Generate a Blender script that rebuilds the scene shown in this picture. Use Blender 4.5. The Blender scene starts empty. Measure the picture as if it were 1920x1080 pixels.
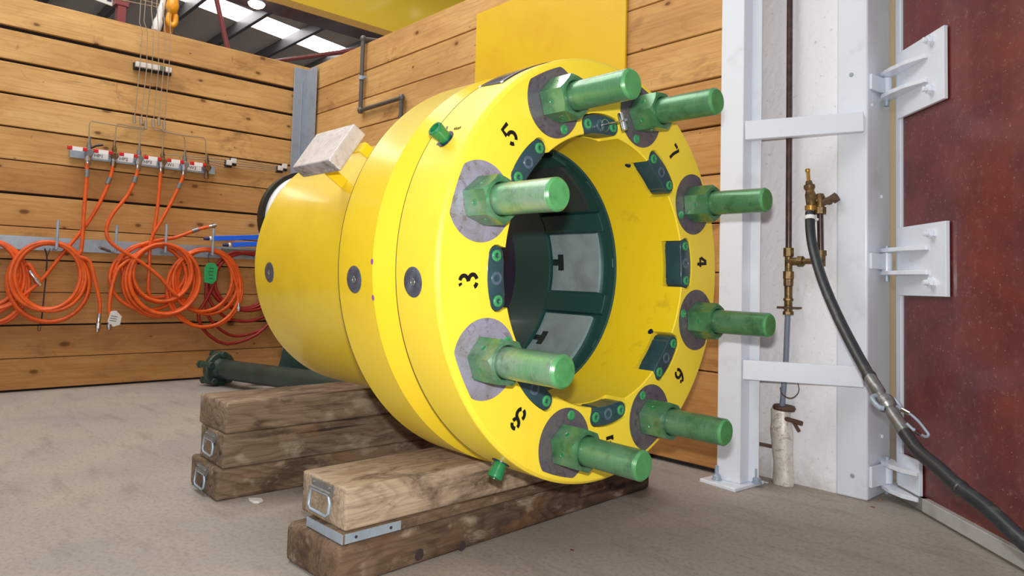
import bpy, bmesh, math, random
from mathutils import Vector, Matrix
from math import sin, cos, pi, radians as R
random.seed(7)
S = bpy.context.scene
COL = S.collection

# ------------------------------------------------------------------ camera
AZ, PITCH, ROLL, CAM_H, FPX, CY = 0.8240133, 0.0526220, 0.0269338, 1.1019291, 1319.445, 461.860
F = Vector((-sin(AZ)*cos(PITCH), cos(AZ)*cos(PITCH), sin(PITCH)))
_r = F.cross(Vector((0, 0, 1))).normalized(); _u = _r.cross(F)
CR = _r*cos(ROLL) + _u*sin(ROLL); CU = -_r*sin(ROLL) + _u*cos(ROLL)
CP = Vector((0, 0, CAM_H))
cd = bpy.data.cameras.new('camera'); cam = bpy.data.objects.new('camera', cd); COL.objects.link(cam)
cam.matrix_world = Matrix(((CR.x, CU.x, -F.x, CP.x), (CR.y, CU.y, -F.y, CP.y), (CR.z, CU.z, -F.z, CP.z), (0, 0, 0, 1)))
cd.sensor_width = 36; cd.lens = FPX/1920*36; cd.shift_y = (CY-540)/1920; cd.clip_end = 100; cd.clip_start = 0.05
S.camera = cam

def at(u, v, ax, val):
    """point of the photograph (u, v) on the real plane where coordinate ax equals val"""
    d = F + CR*((u-960)/FPX) + CU*((CY-v)/FPX)
    t = (val-CP[ax])/d[ax]
    return CP + d*t
def atd(u, v, depth):
    return CP + (F + CR*((u-960)/FPX) + CU*((CY-v)/FPX))*depth

# ------------------------------------------------------------------ light
w = bpy.data.worlds.new('world'); S.world = w; w.use_nodes = True
bg = w.node_tree.nodes['Background']; bg.inputs[0].default_value = (0.86, 0.93, 1.0, 1); bg.inputs[1].default_value = 0.48
def area(name, loc, rot, sx, sy, power, color=(1, 1, 1)):
    l = bpy.data.lights.new(name, 'AREA'); l.shape = 'RECTANGLE'; l.size = sx; l.size_y = sy; l.energy = power; l.color = color
    o = bpy.data.objects.new(name, l); o.location = loc; o.rotation_euler = rot; COL.objects.link(o); return o
# the photographer's flash, on the hot shoe above the lens
fl = bpy.data.lights.new('camera_flash', 'AREA'); fl.shape = 'RECTANGLE'; fl.size = 0.07; fl.size_y = 0.045; fl.energy = 70; fl.color = (1.0, 0.98, 0.95)
fo = bpy.data.objects.new('camera_flash', fl); fo.matrix_world = cam.matrix_world.copy(); fo.location = CP + CU*0.15 + F*0.02 + CR*0.0; COL.objects.link(fo)
# added soft fills below the roof, standing in for skylight; no lamps hang here
area('roof_fill', (-5.6, 0.6, 6.4), (0, R(8), 0), 3.0, 5.0, 190, (1.0, 0.98, 0.95))
area('roof_fill_rear', (-2.6, 1.2, 5.6), (R(10), R(0), 0), 1.4, 1.4, 40, (1.0, 0.98, 0.95))
vs = S.view_settings; vs.view_transform = 'Standard'; vs.look = 'None'; vs.exposure = 0.18; vs.gamma = 1.0; vs.use_curve_mapping = False

# ------------------------------------------------------------------ materials
def srgb(r, g, b):
    f = lambda c: (c/255/12.92) if c/255 <= 0.04045 else ((c/255+0.055)/1.055)**2.4
    return (f(r), f(g), f(b), 1)
MATS = {}
def base_mat(name, color, rough=0.5, metal=0.0, coat=0.0, spec=0.5):
    m = bpy.data.materials.new(name); m.use_nodes = True; nt = m.node_tree
    b = nt.nodes['Principled BSDF']
    b.inputs['Base Color'].default_value = color; b.inputs['Roughness'].default_value = rough
    b.inputs['Metallic'].default_value = metal; b.inputs['Coat Weight'].default_value = coat
    b.inputs['Specular IOR Level'].default_value = spec
    MATS[name] = m
    return m, nt, b
def N(nt, t, **kw):
    n = nt.nodes.new(t)
    for k, v in kw.items():
        if k.startswith('i_'):
            n.inputs[k[2:].replace('_', ' ')].default_value = v
        else: setattr(n, k, v)
    return n
def coords(nt, scale=(1, 1, 1), gen='Object'):
    tc = N(nt, 'ShaderNodeTexCoord'); mp = N(nt, 'ShaderNodeMapping'); mp.inputs['Scale'].default_value = scale
    nt.links.new(tc.outputs[gen], mp.inputs['Vector']); return mp.outputs['Vector']
def noise(nt, vec, scale, detail=4, rough=0.55, dist=0.0):
    n = N(nt, 'ShaderNodeTexNoise'); n.inputs['Scale'].default_value = scale; n.inputs['Detail'].default_value = detail
    n.inputs['Roughness'].default_value = rough; n.inputs['Distortion'].default_value = dist
    nt.links.new(vec, n.inputs['Vector']); return n.outputs['Fac']
def ramp(nt, fac, stops, interp='LINEAR'):
    r = N(nt, 'ShaderNodeValToRGB'); r.color_ramp.interpolation = interp
    while len(r.color_ramp.elements) < len(stops): r.color_ramp.elements.new(0.5)
    for e, (p, c) in zip(r.color_ramp.elements, stops): e.position = p; e.color = c if len(c) == 4 else (*c, 1)
    nt.links.new(fac, r.inputs['Fac']); return r.outputs['Color']
def mix(nt, fac, a, b, mode='MIX'):
    m = N(nt, 'ShaderNodeMix', data_type='RGBA', blend_type=mode)
    for sock, val in ((m.inputs[0], fac), (m.inputs[6], a), (m.inputs[7], b)):
        if hasattr(val, 'is_output'): nt.links.new(val, sock)
        else: sock.default_value = val
    return m.outputs[2]
def math_(nt, op, a, b=0.0):
    m = N(nt, 'ShaderNodeMath', operation=op)
    for i, val in enumerate((a, b)):
        if hasattr(val, 'is_output'): nt.links.new(val, m.inputs[i])
        else: m.inputs[i].default_value = val
    return m.outputs[0]
def bump(nt, b, h, strength=0.3, dist=0.01):
    n = N(nt, 'ShaderNodeBump'); n.inputs['Strength'].default_value = strength; n.inputs['Distance'].default_value = dist
    nt.links.new(h, n.inputs['Height']); nt.links.new(n.outputs[0], b.inputs['Normal'])
W0, B1 = (0, 0, 0, 1), (1, 1, 1, 1)

def paint(name, color, rough=0.35, dirt=None, amount=0.25, scale=6, orange=0.06, coat=0.3, metal=0.0, lo=0.45, hi=0.75):
    m, nt, b = base_mat(name, color, rough, metal, coat)
    v = coords(nt)
    if dirt:
        f = noise(nt, v, scale, 6, 0.65)
        f = ramp(nt, f, [(lo, W0), (hi, (amount, amount, amount, 1))])
        nt.links.new(mix(nt, f, color, dirt), b.inputs['Base Color'])
    if orange: bump(nt, b, noise(nt, v, 220, 2), orange, 0.002)
    b.inputs['Coat Roughness'].default_value = 0.12
    return m

def wood(name, along, light, mid, dark, knots=True, grain=1.0, rough=0.7, worn=False, ts=1.0):
    """pine/timber: along = 0,1,2 axis of the grain"""
    m, nt, b = base_mat(name, mid, rough, spec=0.25)
    at_ = N(nt, 'ShaderNodeAttribute', attribute_name='tone')
    tc = N(nt, 'ShaderNodeTexCoord')
    off = N(nt, 'ShaderNodeVectorMath', operation='SCALE'); off.inputs[0].default_value = (13.7, 17.3, 9.1)
    nt.links.new(at_.outputs['Fac'], off.inputs['Scale'])
    ad = N(nt, 'ShaderNodeVectorMath', operation='ADD')
    nt.links.new(tc.outputs['Object'], ad.inputs[0]); nt.links.new(off.outputs[0], ad.inputs[1])
    v = ad.outputs[0]
    def st(a, c):
        s = [c, c, c]; s[along] = a
        mp = N(nt, 'ShaderNodeMapping'); mp.inputs['Scale'].default_value = s
        nt.links.new(v, mp.inputs['Vector']); return mp.outputs['Vector']
    warp = noise(nt, st(0.7*ts, 2.4*ts), 1.0, 3, 0.5)
    rings = math_(nt, 'FRACT', math_(nt, 'MULTIPLY', warp, 17.0*grain))
    rings = ramp(nt, rings, [(0.0, (0.25,)*3), (0.35, (0.75,)*3), (0.8, (0.9,)*3), (1.0, (0.25,)*3)])
    fine = noise(nt, st(1.6*ts, 70*ts), 1.0, 5, 0.65)
    broad = noise(nt, st(0.6*ts, 2.2*ts), 1.0, 3, 0.6)
    c = ramp(nt, broad, [(0.3, dark), (0.5, mid), (0.68, light)])
    c = mix(nt, 0.42, c, mix(nt, rings, mid if not worn else dark, light))
    ff = ramp(nt, fine, [(0.28, W0), (0.62, B1)])
    c = mix(nt, math_(nt, 'MULTIPLY', ff, -1.0), c, dark) if False else mix(nt, ramp(nt, fine, [(0.25, (0.45,)*3), (0.55, W0)]), c, dark)
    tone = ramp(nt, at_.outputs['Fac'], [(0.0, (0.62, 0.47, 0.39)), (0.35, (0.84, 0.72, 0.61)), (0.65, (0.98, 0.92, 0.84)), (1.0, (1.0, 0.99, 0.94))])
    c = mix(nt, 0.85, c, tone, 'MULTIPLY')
    if knots:
        vo = N(nt, 'ShaderNodeTexVoronoi', feature='F1', voronoi_dimensions='2D'); vo.inputs['Scale'].default_value = 1.0; vo.inputs['Randomness'].default_value = 1.0
        sx = N(nt, 'ShaderNodeSeparateXYZ'); nt.links.new(st(1.9, 3.4), sx.inputs[0]); cb = N(nt, 'ShaderNodeCombineXYZ')
        nt.links.new(sx.outputs[along], cb.inputs[0]); nt.links.new(sx.outputs[2], cb.inputs[1]); nt.links.new(cb.outputs[0], vo.inputs['Vector'])
        sc3 = N(nt, 'ShaderNodeSeparateColor'); nt.links.new(vo.outputs['Color'], sc3.inputs[0])
        vd = math_(nt, 'ADD', math_(nt, 'DIVIDE', vo.outputs['Distance'], math_(nt, 'ADD', math_(nt, 'MULTIPLY', math_(nt, 'POWER', sc3.outputs[0], 2.0), 1.15), 0.12)), math_(nt, 'MULTIPLY', noise(nt, st(9, 12), 1.0, 2), 0.05))
        k = ramp(nt, vd, [(0.055, B1), (0.085, (0.75,)*3), (0.10, (0.25,)*3), (0.19, W0)])
        c = mix(nt, math_(nt, 'MULTIPLY', k, 0.85), c, srgb(92, 48, 22))
        st2 = noise(nt, st(1.1, 1.9), 1.4, 4, 0.7, 0.6)
        c = mix(nt, ramp(nt, st2, [(0.58, W0), (0.72, (0.55,)*3)]), c, srgb(104, 70, 46))
        st4 = noise(nt, st(4.5, 3.0), 1.0, 5, 0.7, 1.2)
        c = mix(nt, ramp(nt, st4, [(0.66, W0), (0.73, (0.5,)*3)]), c, srgb(120, 78, 50))
    if worn:
        s2 = noise(nt, st(1.2, 3.5), 2.0, 6, 0.7, 0.8)
        c = mix(nt, ramp(nt, s2, [(0.50, W0), (0.66, (0.75,)*3)]), c, srgb(62, 46, 36))
        s3 = noise(nt, st(3.0, 6.0), 2.0, 5, 0.6, 0.3)
        c = mix(nt, ramp(nt, s3, [(0.56, W0), (0.7, (0.5,)*3)]), c, srgb(196, 180, 158))
        crack = noise(nt, st(0.9, 26), 1.0, 2, 0.5, 0.4)
        c = mix(nt, ramp(nt, crack, [(0.29, (0.8,)*3), (0.34, W0)]), c, srgb(45, 34, 28))
        f4 = noise(nt, st(2.5*ts, 110*ts), 1.0, 4, 0.7)
        c = mix(nt, ramp(nt, f4, [(0.36, (0.28,)*3), (0.52, W0)]), c, srgb(74, 58, 46))
        rp = noise(nt, st(2.4, 3.0), 1.3, 4, 0.6)
        c = mix(nt, ramp(nt, rp, [(0.60, W0), (0.72, (0.45,)*3)]), c, srgb(150, 104, 66))
        bump(nt, b, math_(nt, 'ADD', fine, crack), 0.55, 0.006)
    else:
        bump(nt, b, fine, 0.18, 0.003)
    nt.links.new(c, b.inputs['Base Color'])
    return m

PINE_L, PINE_M, PINE_D = srgb(222, 182, 122), srgb(200, 152, 92), srgb(150, 100, 58)
M = {}
M['pine_y'] = wood('pine_boards_left', 1, PINE_L, PINE_M, PINE_D)
M['pine_x'] = wood('pine_boards_back', 0, PINE_L, PINE_M, PINE_D)
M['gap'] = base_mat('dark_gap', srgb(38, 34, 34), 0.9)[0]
M['timber'] = wood('weathered_timber', 1, srgb(176, 162, 144), srgb(142, 124, 106), srgb(92, 78, 64), knots=False, worn=True, rough=0.8, grain=1.6)
M['timber_pale'] = wood('pale_timber', 1, srgb(206, 192, 172), srgb(180, 162, 140), srgb(124, 104, 86), knots=False, worn=True, rough=0.8, grain=2.0)
M['timber_dark'] = wood('dark_timber', 1, srgb(146, 128, 110), srgb(112, 94, 78), srgb(62, 50, 42), knots=True, worn=True, rough=0.8, grain=1.5)
M['yellow'] = paint('yellow_gloss_paint', srgb(238, 204, 36), 0.33, srgb(188, 128, 20), 0.30, 2.2, 0.10, coat=0.35, lo=0.52, hi=0.8)
M['yellow_face_lit'] = paint('yellow_face_lit_paint', srgb(246, 216, 58), 0.42, srgb(200, 140, 24), 0.22, 3.0, 0.05, coat=0.15, lo=0.55, hi=0.8)  # same yellow paint made paler, the overexposed light put into its colour
M['yellow_bore'] = paint('yellow_bore_paint', srgb(238, 206, 30), 0.42, srgb(150, 110, 30), 0.35, 9.0, 0.05, coat=0.15, lo=0.60, hi=0.74)
M['yellow_sheet'] = paint('yellow_sheet_paint', srgb(232, 188, 16), 0.3, srgb(214, 150, 10), 0.3, 3, 0.35, coat=0.4)
M['yellow_girder'] = paint('yellow_girder_paint', srgb(240, 200, 30), 0.5, None, orange=0)
def green_metal(name, wear, threads=False, col=srgb(78, 134, 90)):
    m, nt, b = base_mat(name, col, 0.34, 0.35, 0.25)
    v = coords(nt)
    f = noise(nt, coords(nt, (1, 1, 0.35)), 9, 6, 0.7)
    f = ramp(nt, f, [(0.50 - wear*0.16, W0), (0.78 - wear*0.16, (0.25+0.6*wear,)*3)])
    c = mix(nt, f, col, srgb(146, 160, 150))
    f2 = noise(nt, v, 16, 5, 0.6)
    c = mix(nt, ramp(nt, f2, [(0.5, W0), (0.7, (0.55,)*3)]), c, srgb(36, 72, 44))
    if threads:
        wv = N(nt, 'ShaderNodeTexWave', wave_type='BANDS', bands_direction='Z'); wv.inputs['Scale'].default_value = 75; wv.inputs['Distortion'].default_value = 0.6
        nt.links.new(v, wv.inputs['Vector'])
        bump(nt, b, wv.outputs['Fac'], 0.22, 0.0012)
        lines = noise(nt, coords(nt, (3, 3, 300)), 1.6, 4, 0.7)
        c = mix(nt, ramp(nt, lines, [(0.50, W0), (0.70, (0.08+0.34*wear,)*3)]), c, srgb(176, 186, 180))
    nt.links.new(c, b.inputs['Base Color'])
    return m
M['nut'] = green_metal('green_nut', 0.25)
M['nut_worn'] = green_metal('green_nut_worn', 0.6)
M['stud'] = green_metal('green_stud_thread', 0.25, True)
M['stud_worn'] = green_metal('green_stud_thread_worn', 0.95, True, srgb(92, 158, 104))
M['stud_end'] = paint('green_stud_end', srgb(76, 142, 84), 0.3, srgb(32, 72, 42), 0.5, 14, 0.08, coat=0.4)
M['screw'] = paint('green_screw', srgb(62, 150, 92), 0.25, srgb(20, 80, 50), 0.4, 50, 0.0, coat=0.5)
M['socket'] = paint('green_socket', srgb(24, 118, 66), 0.25, None, coat=0.5, orange=0)
M['clamp'] = paint('teal_clamp_paint', srgb(46, 74, 80), 0.35, srgb(28, 48, 60), 0.6, 8, 0.05, coat=0.4)
M['bore_green'] = paint('dark_green_bore', srgb(36, 72, 68), 0.38, srgb(60, 44, 36), 0.2, 7, 0.06, coat=0.2, lo=0.64, hi=0.8)
M['bore_navy'] = paint('navy_bore', srgb(20, 28, 62), 0.4, None, orange=0)
M['bare'] = None
def bare(name, c1, c2, c3):
    m, nt, b = base_mat(name, c1, 0.45, 0.25)
    v = coords(nt)
    c = mix(nt, ramp(nt, noise(nt, v, 9, 8, 0.75, 0.6), [(0.42, W0), (0.62, B1)]), c1, c2)
    c = mix(nt, ramp(nt, noise(nt, v, 17, 6, 0.7, 1.5), [(0.55, W0), (0.62, (0.6,)*3), (0.68, W0)]), c, c3)
    nt.links.new(c, b.inputs['Base Color']); bump(nt, b, noise(nt, v, 60, 5), 0.3, 0.003)
    return m
M['bare'] = bare('bare_machined_steel', srgb(160, 156, 176), srgb(138, 130, 130), srgb(104, 74, 46))
M['bare_dark'] = bare('bare_machined_steel_dark', srgb(96, 90, 102), srgb(112, 104, 102), srgb(66, 46, 34))
M['anode'] = bare('pale_cast_anode', srgb(214, 206, 202), srgb(196, 186, 182), srgb(170, 160, 160))
M['anode_side'] = bare('mottled_anode_side', srgb(176, 172, 184), srgb(96, 86, 88), srgb(212, 208, 214))
def ribbed(name, col):
    m, nt, b = base_mat(name, col, 0.42, 0.55)
    v = coords(nt)
    wv = N(nt, 'ShaderNodeTexWave', wave_type='BANDS', bands_direction='Z'); wv.inputs['Scale'].default_value = 62; wv.inputs['Distortion'].default_value = 0.5
    nt.links.new(v, wv.inputs['Vector']); bump(nt, b, wv.outputs['Fac'], 0.4, 0.002)
    c = mix(nt, ramp(nt, wv.outputs['Fac'], [(0.2, B1), (0.6, W0)]), col, (col[0]*0.62, col[1]*0.66, col[2]*0.68, 1))
    c = mix(nt, ramp(nt, noise(nt, v, 6, 5), [(0.45, W0), (0.75, (0.5,)*3)]), c, srgb(96, 98, 92))
    nt.links.new(c, b.inputs['Base Color']); return m
M['pad'] = ribbed('ribbed_steel_pad', srgb(196, 220, 226))
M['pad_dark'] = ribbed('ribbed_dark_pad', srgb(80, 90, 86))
M['white_steel'] = paint('white_steel_paint', srgb(226, 232, 242), 0.35, srgb(150, 140, 130), 0.28, 5, 0.04, coat=0.3, lo=0.55, hi=0.8)
M['grey_steel'] = paint('grey_steel_paint', srgb(150, 158, 170), 0.45, srgb(110, 112, 116), 0.4, 6, 0.0, coat=0.1)
M['galv'] = paint('galvanised_steel', srgb(168, 182, 196), 0.42, srgb(110, 120, 132), 0.5, 9, 0.0, coat=0.0, metal=0.35)
M['chrome'] = base_mat('chromed_steel', srgb(206, 206, 210), 0.18, 1.0)[0]
M['steel'] = paint('plain_steel', srgb(140, 142, 142), 0.35, srgb(80, 76, 70), 0.5, 30, 0.0, coat=0.0, metal=0.6)
M['thin_steel'] = paint('thin_tube_steel', srgb(166, 148, 128), 0.45, None, orange=0, metal=0.3)
M['dark_pipe'] = paint('dark_pipe_paint', srgb(86, 82, 80), 0.4, srgb(58, 44, 38), 0.5, 12, 0.0)
M['brown_pipe'] = paint('brown_oxide_pipe', srgb(62, 40, 36), 0.3, srgb(104, 84, 70), 0.6, 26, 0.0, coat=0.3)
M['brass'] = paint('tarnished_brass', srgb(134, 108, 66), 0.42, srgb(58, 44, 32), 0.85, 34, 0.1, coat=0.0, metal=0.55, lo=0.4, hi=0.65)
M['bright_brass'] = paint('bright_brass', srgb(196, 150, 70), 0.3, srgb(110, 74, 34), 0.5, 40, 0.0, metal=0.7)
M['rubber'] = paint('black_rubber', srgb(40, 44, 48), 0.42, srgb(96, 98, 92), 0.45, 16, 0.1, coat=0.05, lo=0.55, hi=0.72)
M['masonry'] = None
m_, nt, b = base_mat('white_painted_masonry', srgb(244, 244, 248), 0.7)
v = coords(nt)
n1 = noise(nt, v, 5, 8, 0.7); n2 = noise(nt, v, 34, 6, 0.7)
c = mix(nt, ramp(nt, n2, [(0.60, W0), (0.72, (0.55,)*3)]), srgb(244, 244, 248), srgb(140, 134, 130))
sp = N(nt, 'ShaderNodeSeparateXYZ'); nt.links.new(v, sp.inputs[0])
low = math_(nt, 'SUBTRACT', n1, math_(nt, 'MULTIPLY', sp.outputs['Z'], 0.9))
c = mix(nt, ramp(nt, low, [(0.32, W0), (0.58, (0.5,)*3)]), c, srgb(168, 150, 132))
nt.links.new(c, b.inputs['Base Color']); bump(nt, b, n2, 0.45, 0.010); M['masonry'] = m_
m_, nt, b = base_mat('red_brown_door_sheet', srgb(104, 42, 38), 0.32, coat=0.15)
v = coords(nt)
c = mix(nt, ramp(nt, noise(nt, v, 2.5, 7, 0.65), [(0.35, W0), (0.7, B1)]), srgb(88, 34, 36), srgb(124, 54, 44))
c = mix(nt, ramp(nt, noise(nt, coords(nt, (1, 1, 0.12)), 22, 6, 0.75), [(0.56, W0), (0.78, (0.5,)*3)]), c, srgb(170, 130, 120))
c = mix(nt, ramp(nt, noise(nt, v, 90, 3, 0.6), [(0.68, W0), (0.74, (0.8,)*3)]), c, srgb(205, 180, 172))
nt.links.new(c, b.inputs['Base Color']); bump(nt, b, noise(nt, v, 40, 4), 0.12, 0.004); M['door'] = m_
m_, nt, b = base_mat('concrete_floor', srgb(150, 134, 122), 0.72, spec=0.3)
v = coords(nt)
c = mix(nt, ramp(nt, noise(nt, v, 0.9, 6, 0.6, 0.3), [(0.35, W0), (0.68, B1)]), srgb(152, 146, 140), srgb(172, 162, 150))
c = mix(nt, ramp(nt, noise(nt, v, 46, 5, 0.75), [(0.48, W0), (0.72, (0.55,)*3)]), c, srgb(112, 100, 92))
mpv = N(nt, 'ShaderNodeMapping'); mpv.inputs['Rotation'].default_value = (0, 0, R(38)); mpv.inputs['Scale'].default_value = (0.8, 3.2, 1)
tc = N(nt, 'ShaderNodeTexCoord'); nt.links.new(tc.outputs['Object'], mpv.inputs['Vector'])
c = mix(nt, ramp(nt, noise(nt, mpv.outputs[0], 2.2, 7, 0.72, 0.25), [(0.52, W0), (0.76, (0.5,)*3)]), c, srgb(104, 92, 82))
c = mix(nt, ramp(nt, noise(nt, v, 5, 5, 0.6, 0.3), [(0.72, W0), (0.80, (0.35,)*3)]), c, srgb(184, 178, 170))
nt.links.new(c, b.inputs['Base Color']); bump(nt, b, noise(nt, v, 80, 4), 0.25, 0.004); M['floor'] = m_
M['orange'] = paint('orange_hose_rubber', srgb(228, 92, 20), 0.45, srgb(150, 42, 14), 0.6, 9, 0.0, coat=0.12)
M['red_hose'] = paint('dark_red_hose_rubber', srgb(150, 30, 20), 0.45, srgb(96, 18, 18), 0.5, 9, 0.0, coat=0.05)
M['blue'] = paint('blue_enamel', srgb(14, 104, 240), 0.3, None, orange=0, coat=0.4)
M['dark_blue'] = paint('dark_blue_grip', srgb(18, 34, 96), 0.5, None, orange=0)
M['red'] = paint('red_plastic', srgb(206, 22, 26), 0.35, None, orange=0)
M['white'] = paint('white_label', srgb(240, 238, 236), 0.5, None, orange=0)
M['off_white'] = paint('off_white_card', srgb(216, 212, 206), 0.6, None, orange=0)
M['green_tag'] = paint('green_card', srgb(34, 164, 92), 0.5, srgb(20, 110, 64), 0.6, 20, 0)
M['black'] = base_mat('black_paint', srgb(14, 12, 12), 0.5)[0]
M['ink'] = base_mat('faded_ink', srgb(52, 46, 58), 0.7)[0]
M['hole'] = base_mat('dark_hole', srgb(16, 18, 30), 0.6)[0]
M['plate'] = paint('dark_name_plate', srgb(28, 32, 56), 0.25, srgb(90, 90, 110), 0.6, 30, 0.0, coat=0.4)
M['hole_grey'] = paint('hole_grey_blue', srgb(84, 100, 116), 0.35, srgb(40, 56, 72), .6, 60, 0)
M['port'] = paint('blued_steel_port', srgb(66, 72, 86), 0.4, srgb(110, 112, 120), .6, 26, 0)
M['dirty_rail'] = paint('dirty_grey_white_rail', srgb(178, 176, 172), .45, srgb(120, 112, 104), .5, 7, 0)
M['slot_shade'] = base_mat('shaded_slot_green', srgb(20, 38, 38), .5)[0]  # liner green darkened, with the shade inside the slots in the colour
M['purple'] = base_mat('purple_paint_mark', srgb(150, 84, 168), 0.6)[0]
M['dark_green'] = paint('dark_green_spool_paint', srgb(44, 66, 56), 0.4, srgb(36, 34, 34), 0.7, 5, 0.1, coat=0.3)
M['lead_sleeve'] = paint('grey_pvc', srgb(120, 130, 146), 0.5, srgb(92, 96, 108), 0.5, 10, 0)
M['olive'] = paint('olive_steel', srgb(104, 110, 92), 0.5, None, orange=0)
M['lagging'] = bare('rough_white_lagging', srgb(232, 228, 222), srgb(206, 196, 184), srgb(130, 104, 78))
M['rust'] = paint('rusty_steel', srgb(98, 74, 56), 0.7, srgb(58, 42, 34), 0.8, 30, 0.3, coat=0)
M['roof'] = paint('grey_roof_sheet', srgb(176, 166, 160), 0.7, None, orange=0, coat=0)
M['purlin'] = paint('grey_purlin', srgb(84, 82, 82), 0.5, None, orange=0, coat=0.1)
M['oxide'] = paint('red_oxide_steel', srgb(128, 44, 42), 0.5, None, orange=0)
M['dark_wall'] = base_mat('far_dark_cladding', srgb(40, 38, 40), 0.8)[0]
M['cream'] = base_mat('cream_far_wall', srgb(206, 188, 152), 0.7)[0]
M['crane_yellow'] = paint('orange_yellow_hook_paint', srgb(238, 160, 14), 0.35, srgb(160, 90, 10), 0.5, 12, 0.0, coat=0.3)
def emis(name, col, s):
    m = bpy.data.materials.new(name); m.use_nodes = True; b = m.node_tree.nodes['Principled BSDF']
    b.inputs['Base Color'].default_value = col; b.inputs['Emission Color'].default_value = col; b.inputs['Emission Strength'].default_value = s; return m
M['skylight'] = emis('translucent_skylight', (1.0, 0.99, 0.96, 1), 6.0)
M['lamp'] = emis('lit_lamp_lens', (1, 1, 1, 1), 14.0)

# ------------------------------------------------------------------ mesh builder
class MB:
    def __init__(s): s.bm = bmesh.new(); s.tone = s.bm.faces.layers.float.new('tone'); s.t = 0.5
    def _face(s, vs):
        try: f = s.bm.faces.new(vs)
        except ValueError: return None
        f[s.tone] = s.t; return f
    def quadgrid(s, rows, closed_u=False, closed_v=False):
        V = [[s.bm.verts.new(p) for p in r] for r in rows]
        nu, nv = len(V), len(V[0])
        for i in range(nu if closed_u else nu-1):
            for j in range(nv if closed_v else nv-1):
                s._face((V[i][j], V[(i+1) % nu][j], V[(i+1) % nu][(j+1) % nv], V[i][(j+1) % nv]))
        return V
    def box(s, c, size, rot=None, jitter=0):
        c = Vector(c); h = [x/2 for x in size]; vs = []
        for x in (-1, 1):
            for y in (-1, 1):
                for z in (-1, 1):
                    p = Vector((x*h[0], y*h[1], z*h[2]))
                    if rot: p = rot @ p
                    vs.append(s.bm.verts.new(c+p))
        for f in ((0, 1, 3, 2), (4, 6, 7, 5), (0, 4, 5, 1), (2, 3, 7, 6), (0, 2, 6, 4), (1, 5, 7, 3)):
            s._face([vs[i] for i in f])
        return s
    def box2(s, lo, hi): return s.box([(a+b)/2 for a, b in zip(lo, hi)], [abs(b-a) for a, b in zip(lo, hi)])
    def frame(s, axis):
        a = Vector(axis).normalized(); t = Vector((0, 0, 1)) if abs(a.z) < 0.9 else Vector((1, 0, 0))
        x = t.cross(a).normalized(); y = a.cross(x); return x, y, a
    def lathe(s, prof, o=(0, 0, 0), axis=(0, 0, 1), seg=32, closed=False, x=None):
        o = Vector(o); X, Y, A = s.frame(axis)
        if x is not None: X = Vector(x).normalized(); Y = A.cross(X)
        rows = []
        for k in range(seg):
            a = 2*pi*k/seg; dvec = X*cos(a)+Y*sin(a)
            rows.append([o + dvec*r + A*z for r, z in prof])
        V = s.quadgrid(rows, True, closed)
        if not closed:
            if prof[0][0] > 1e-6: s._face([V[k][0] for k in range(seg)][::-1])
            if prof[-1][0] > 1e-6: s._face([V[k][-1] for k in range(seg)])
        bmesh.ops.remove_doubles(s.bm, verts=[v for r in V for v in r], dist=1e-6)
        return s
    def cyl(s, p0, p1, r, seg=20, r2=None, bev=0.0):
        p0, p1 = Vector(p0), Vector(p1); L = (p1-p0).length; r2 = r if r2 is None else r2
        pr = [(r-bev, 0), (r, bev), (r2, L-bev), (r2-bev, L)] if bev else [(r, 0), (r2, L)]
        return s.lathe(pr, p0, p1-p0, seg)
    def tube(s, pts, r, seg=8, closed=False):
        pts = [Vector(p) for p in pts]; n = len(pts); rows = []; prev = None
        for i, p in enumerate(pts):
            a = pts[(i-1) % n] if (closed or i > 0) else p
            b = pts[(i+1) % n] if (closed or i < n-1) else p
            t = (b-a).normalized()
            if prev is None: x = s.frame(t)[0]
            else:
                x = prev - t*prev.dot(t)
                x = x.normalized() if x.length > 1e-6 else s.frame(t)[0]
            prev = x; y = t.cross(x)
            rr = r[i] if isinstance(r, (list, tuple)) else r
            rows.append([p + (x*cos(2*pi*k/seg)+y*sin(2*pi*k/seg))*rr for k in range(seg)])
        V = s.quadgrid(rows, closed, True)
        if not closed: s._face(V[0][::-1]); s._face(V[-1])
        return s
    def prism(s, poly, z0, z1, M4=None):
        lo = [Vector((p[0], p[1], z0)) for p in poly]; hi = [Vector((p[0], p[1], z1)) for p in poly]
        if M4: lo = [M4 @ p for p in lo]; hi = [M4 @ p for p in hi]
        a = [s.bm.verts.new(p) for p in lo]; b = [s.bm.verts.new(p) for p in hi]; n = len(poly)
        s._face(a[::-1]); s._face(b)
        for i in range(n): s._face((a[i], a[(i+1) % n], b[(i+1) % n], b[i]))
        return s
    def build(s, name, mat, parent=None, smooth=None, bevel=0.0, bseg=2, subsurf=0):
        bmesh.ops.recalc_face_normals(s.bm, faces=s.bm.faces[:])
        if bevel:
            es = [e for e in s.bm.edges if len(e.link_faces) == 2 and e.calc_face_angle(0) > R(28)]
            bmesh.ops.bevel(s.bm, geom=es, offset=bevel, segments=bseg, affect='EDGES', profile=0.5, clamp_overlap=True)
        me = bpy.data.meshes.new(name); s.bm.to_mesh(me); s.bm.free()
        for mm in (mat if isinstance(mat, (list, tuple)) else [mat]): me.materials.append(mm)
        if smooth:
            for p in me.polygons: p.use_smooth = True
            me.set_sharp_from_angle(angle=R(smooth))
        o = bpy.data.objects.new(name, me); COL.objects.link(o)
        if parent: o.parent = parent
        return o

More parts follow.
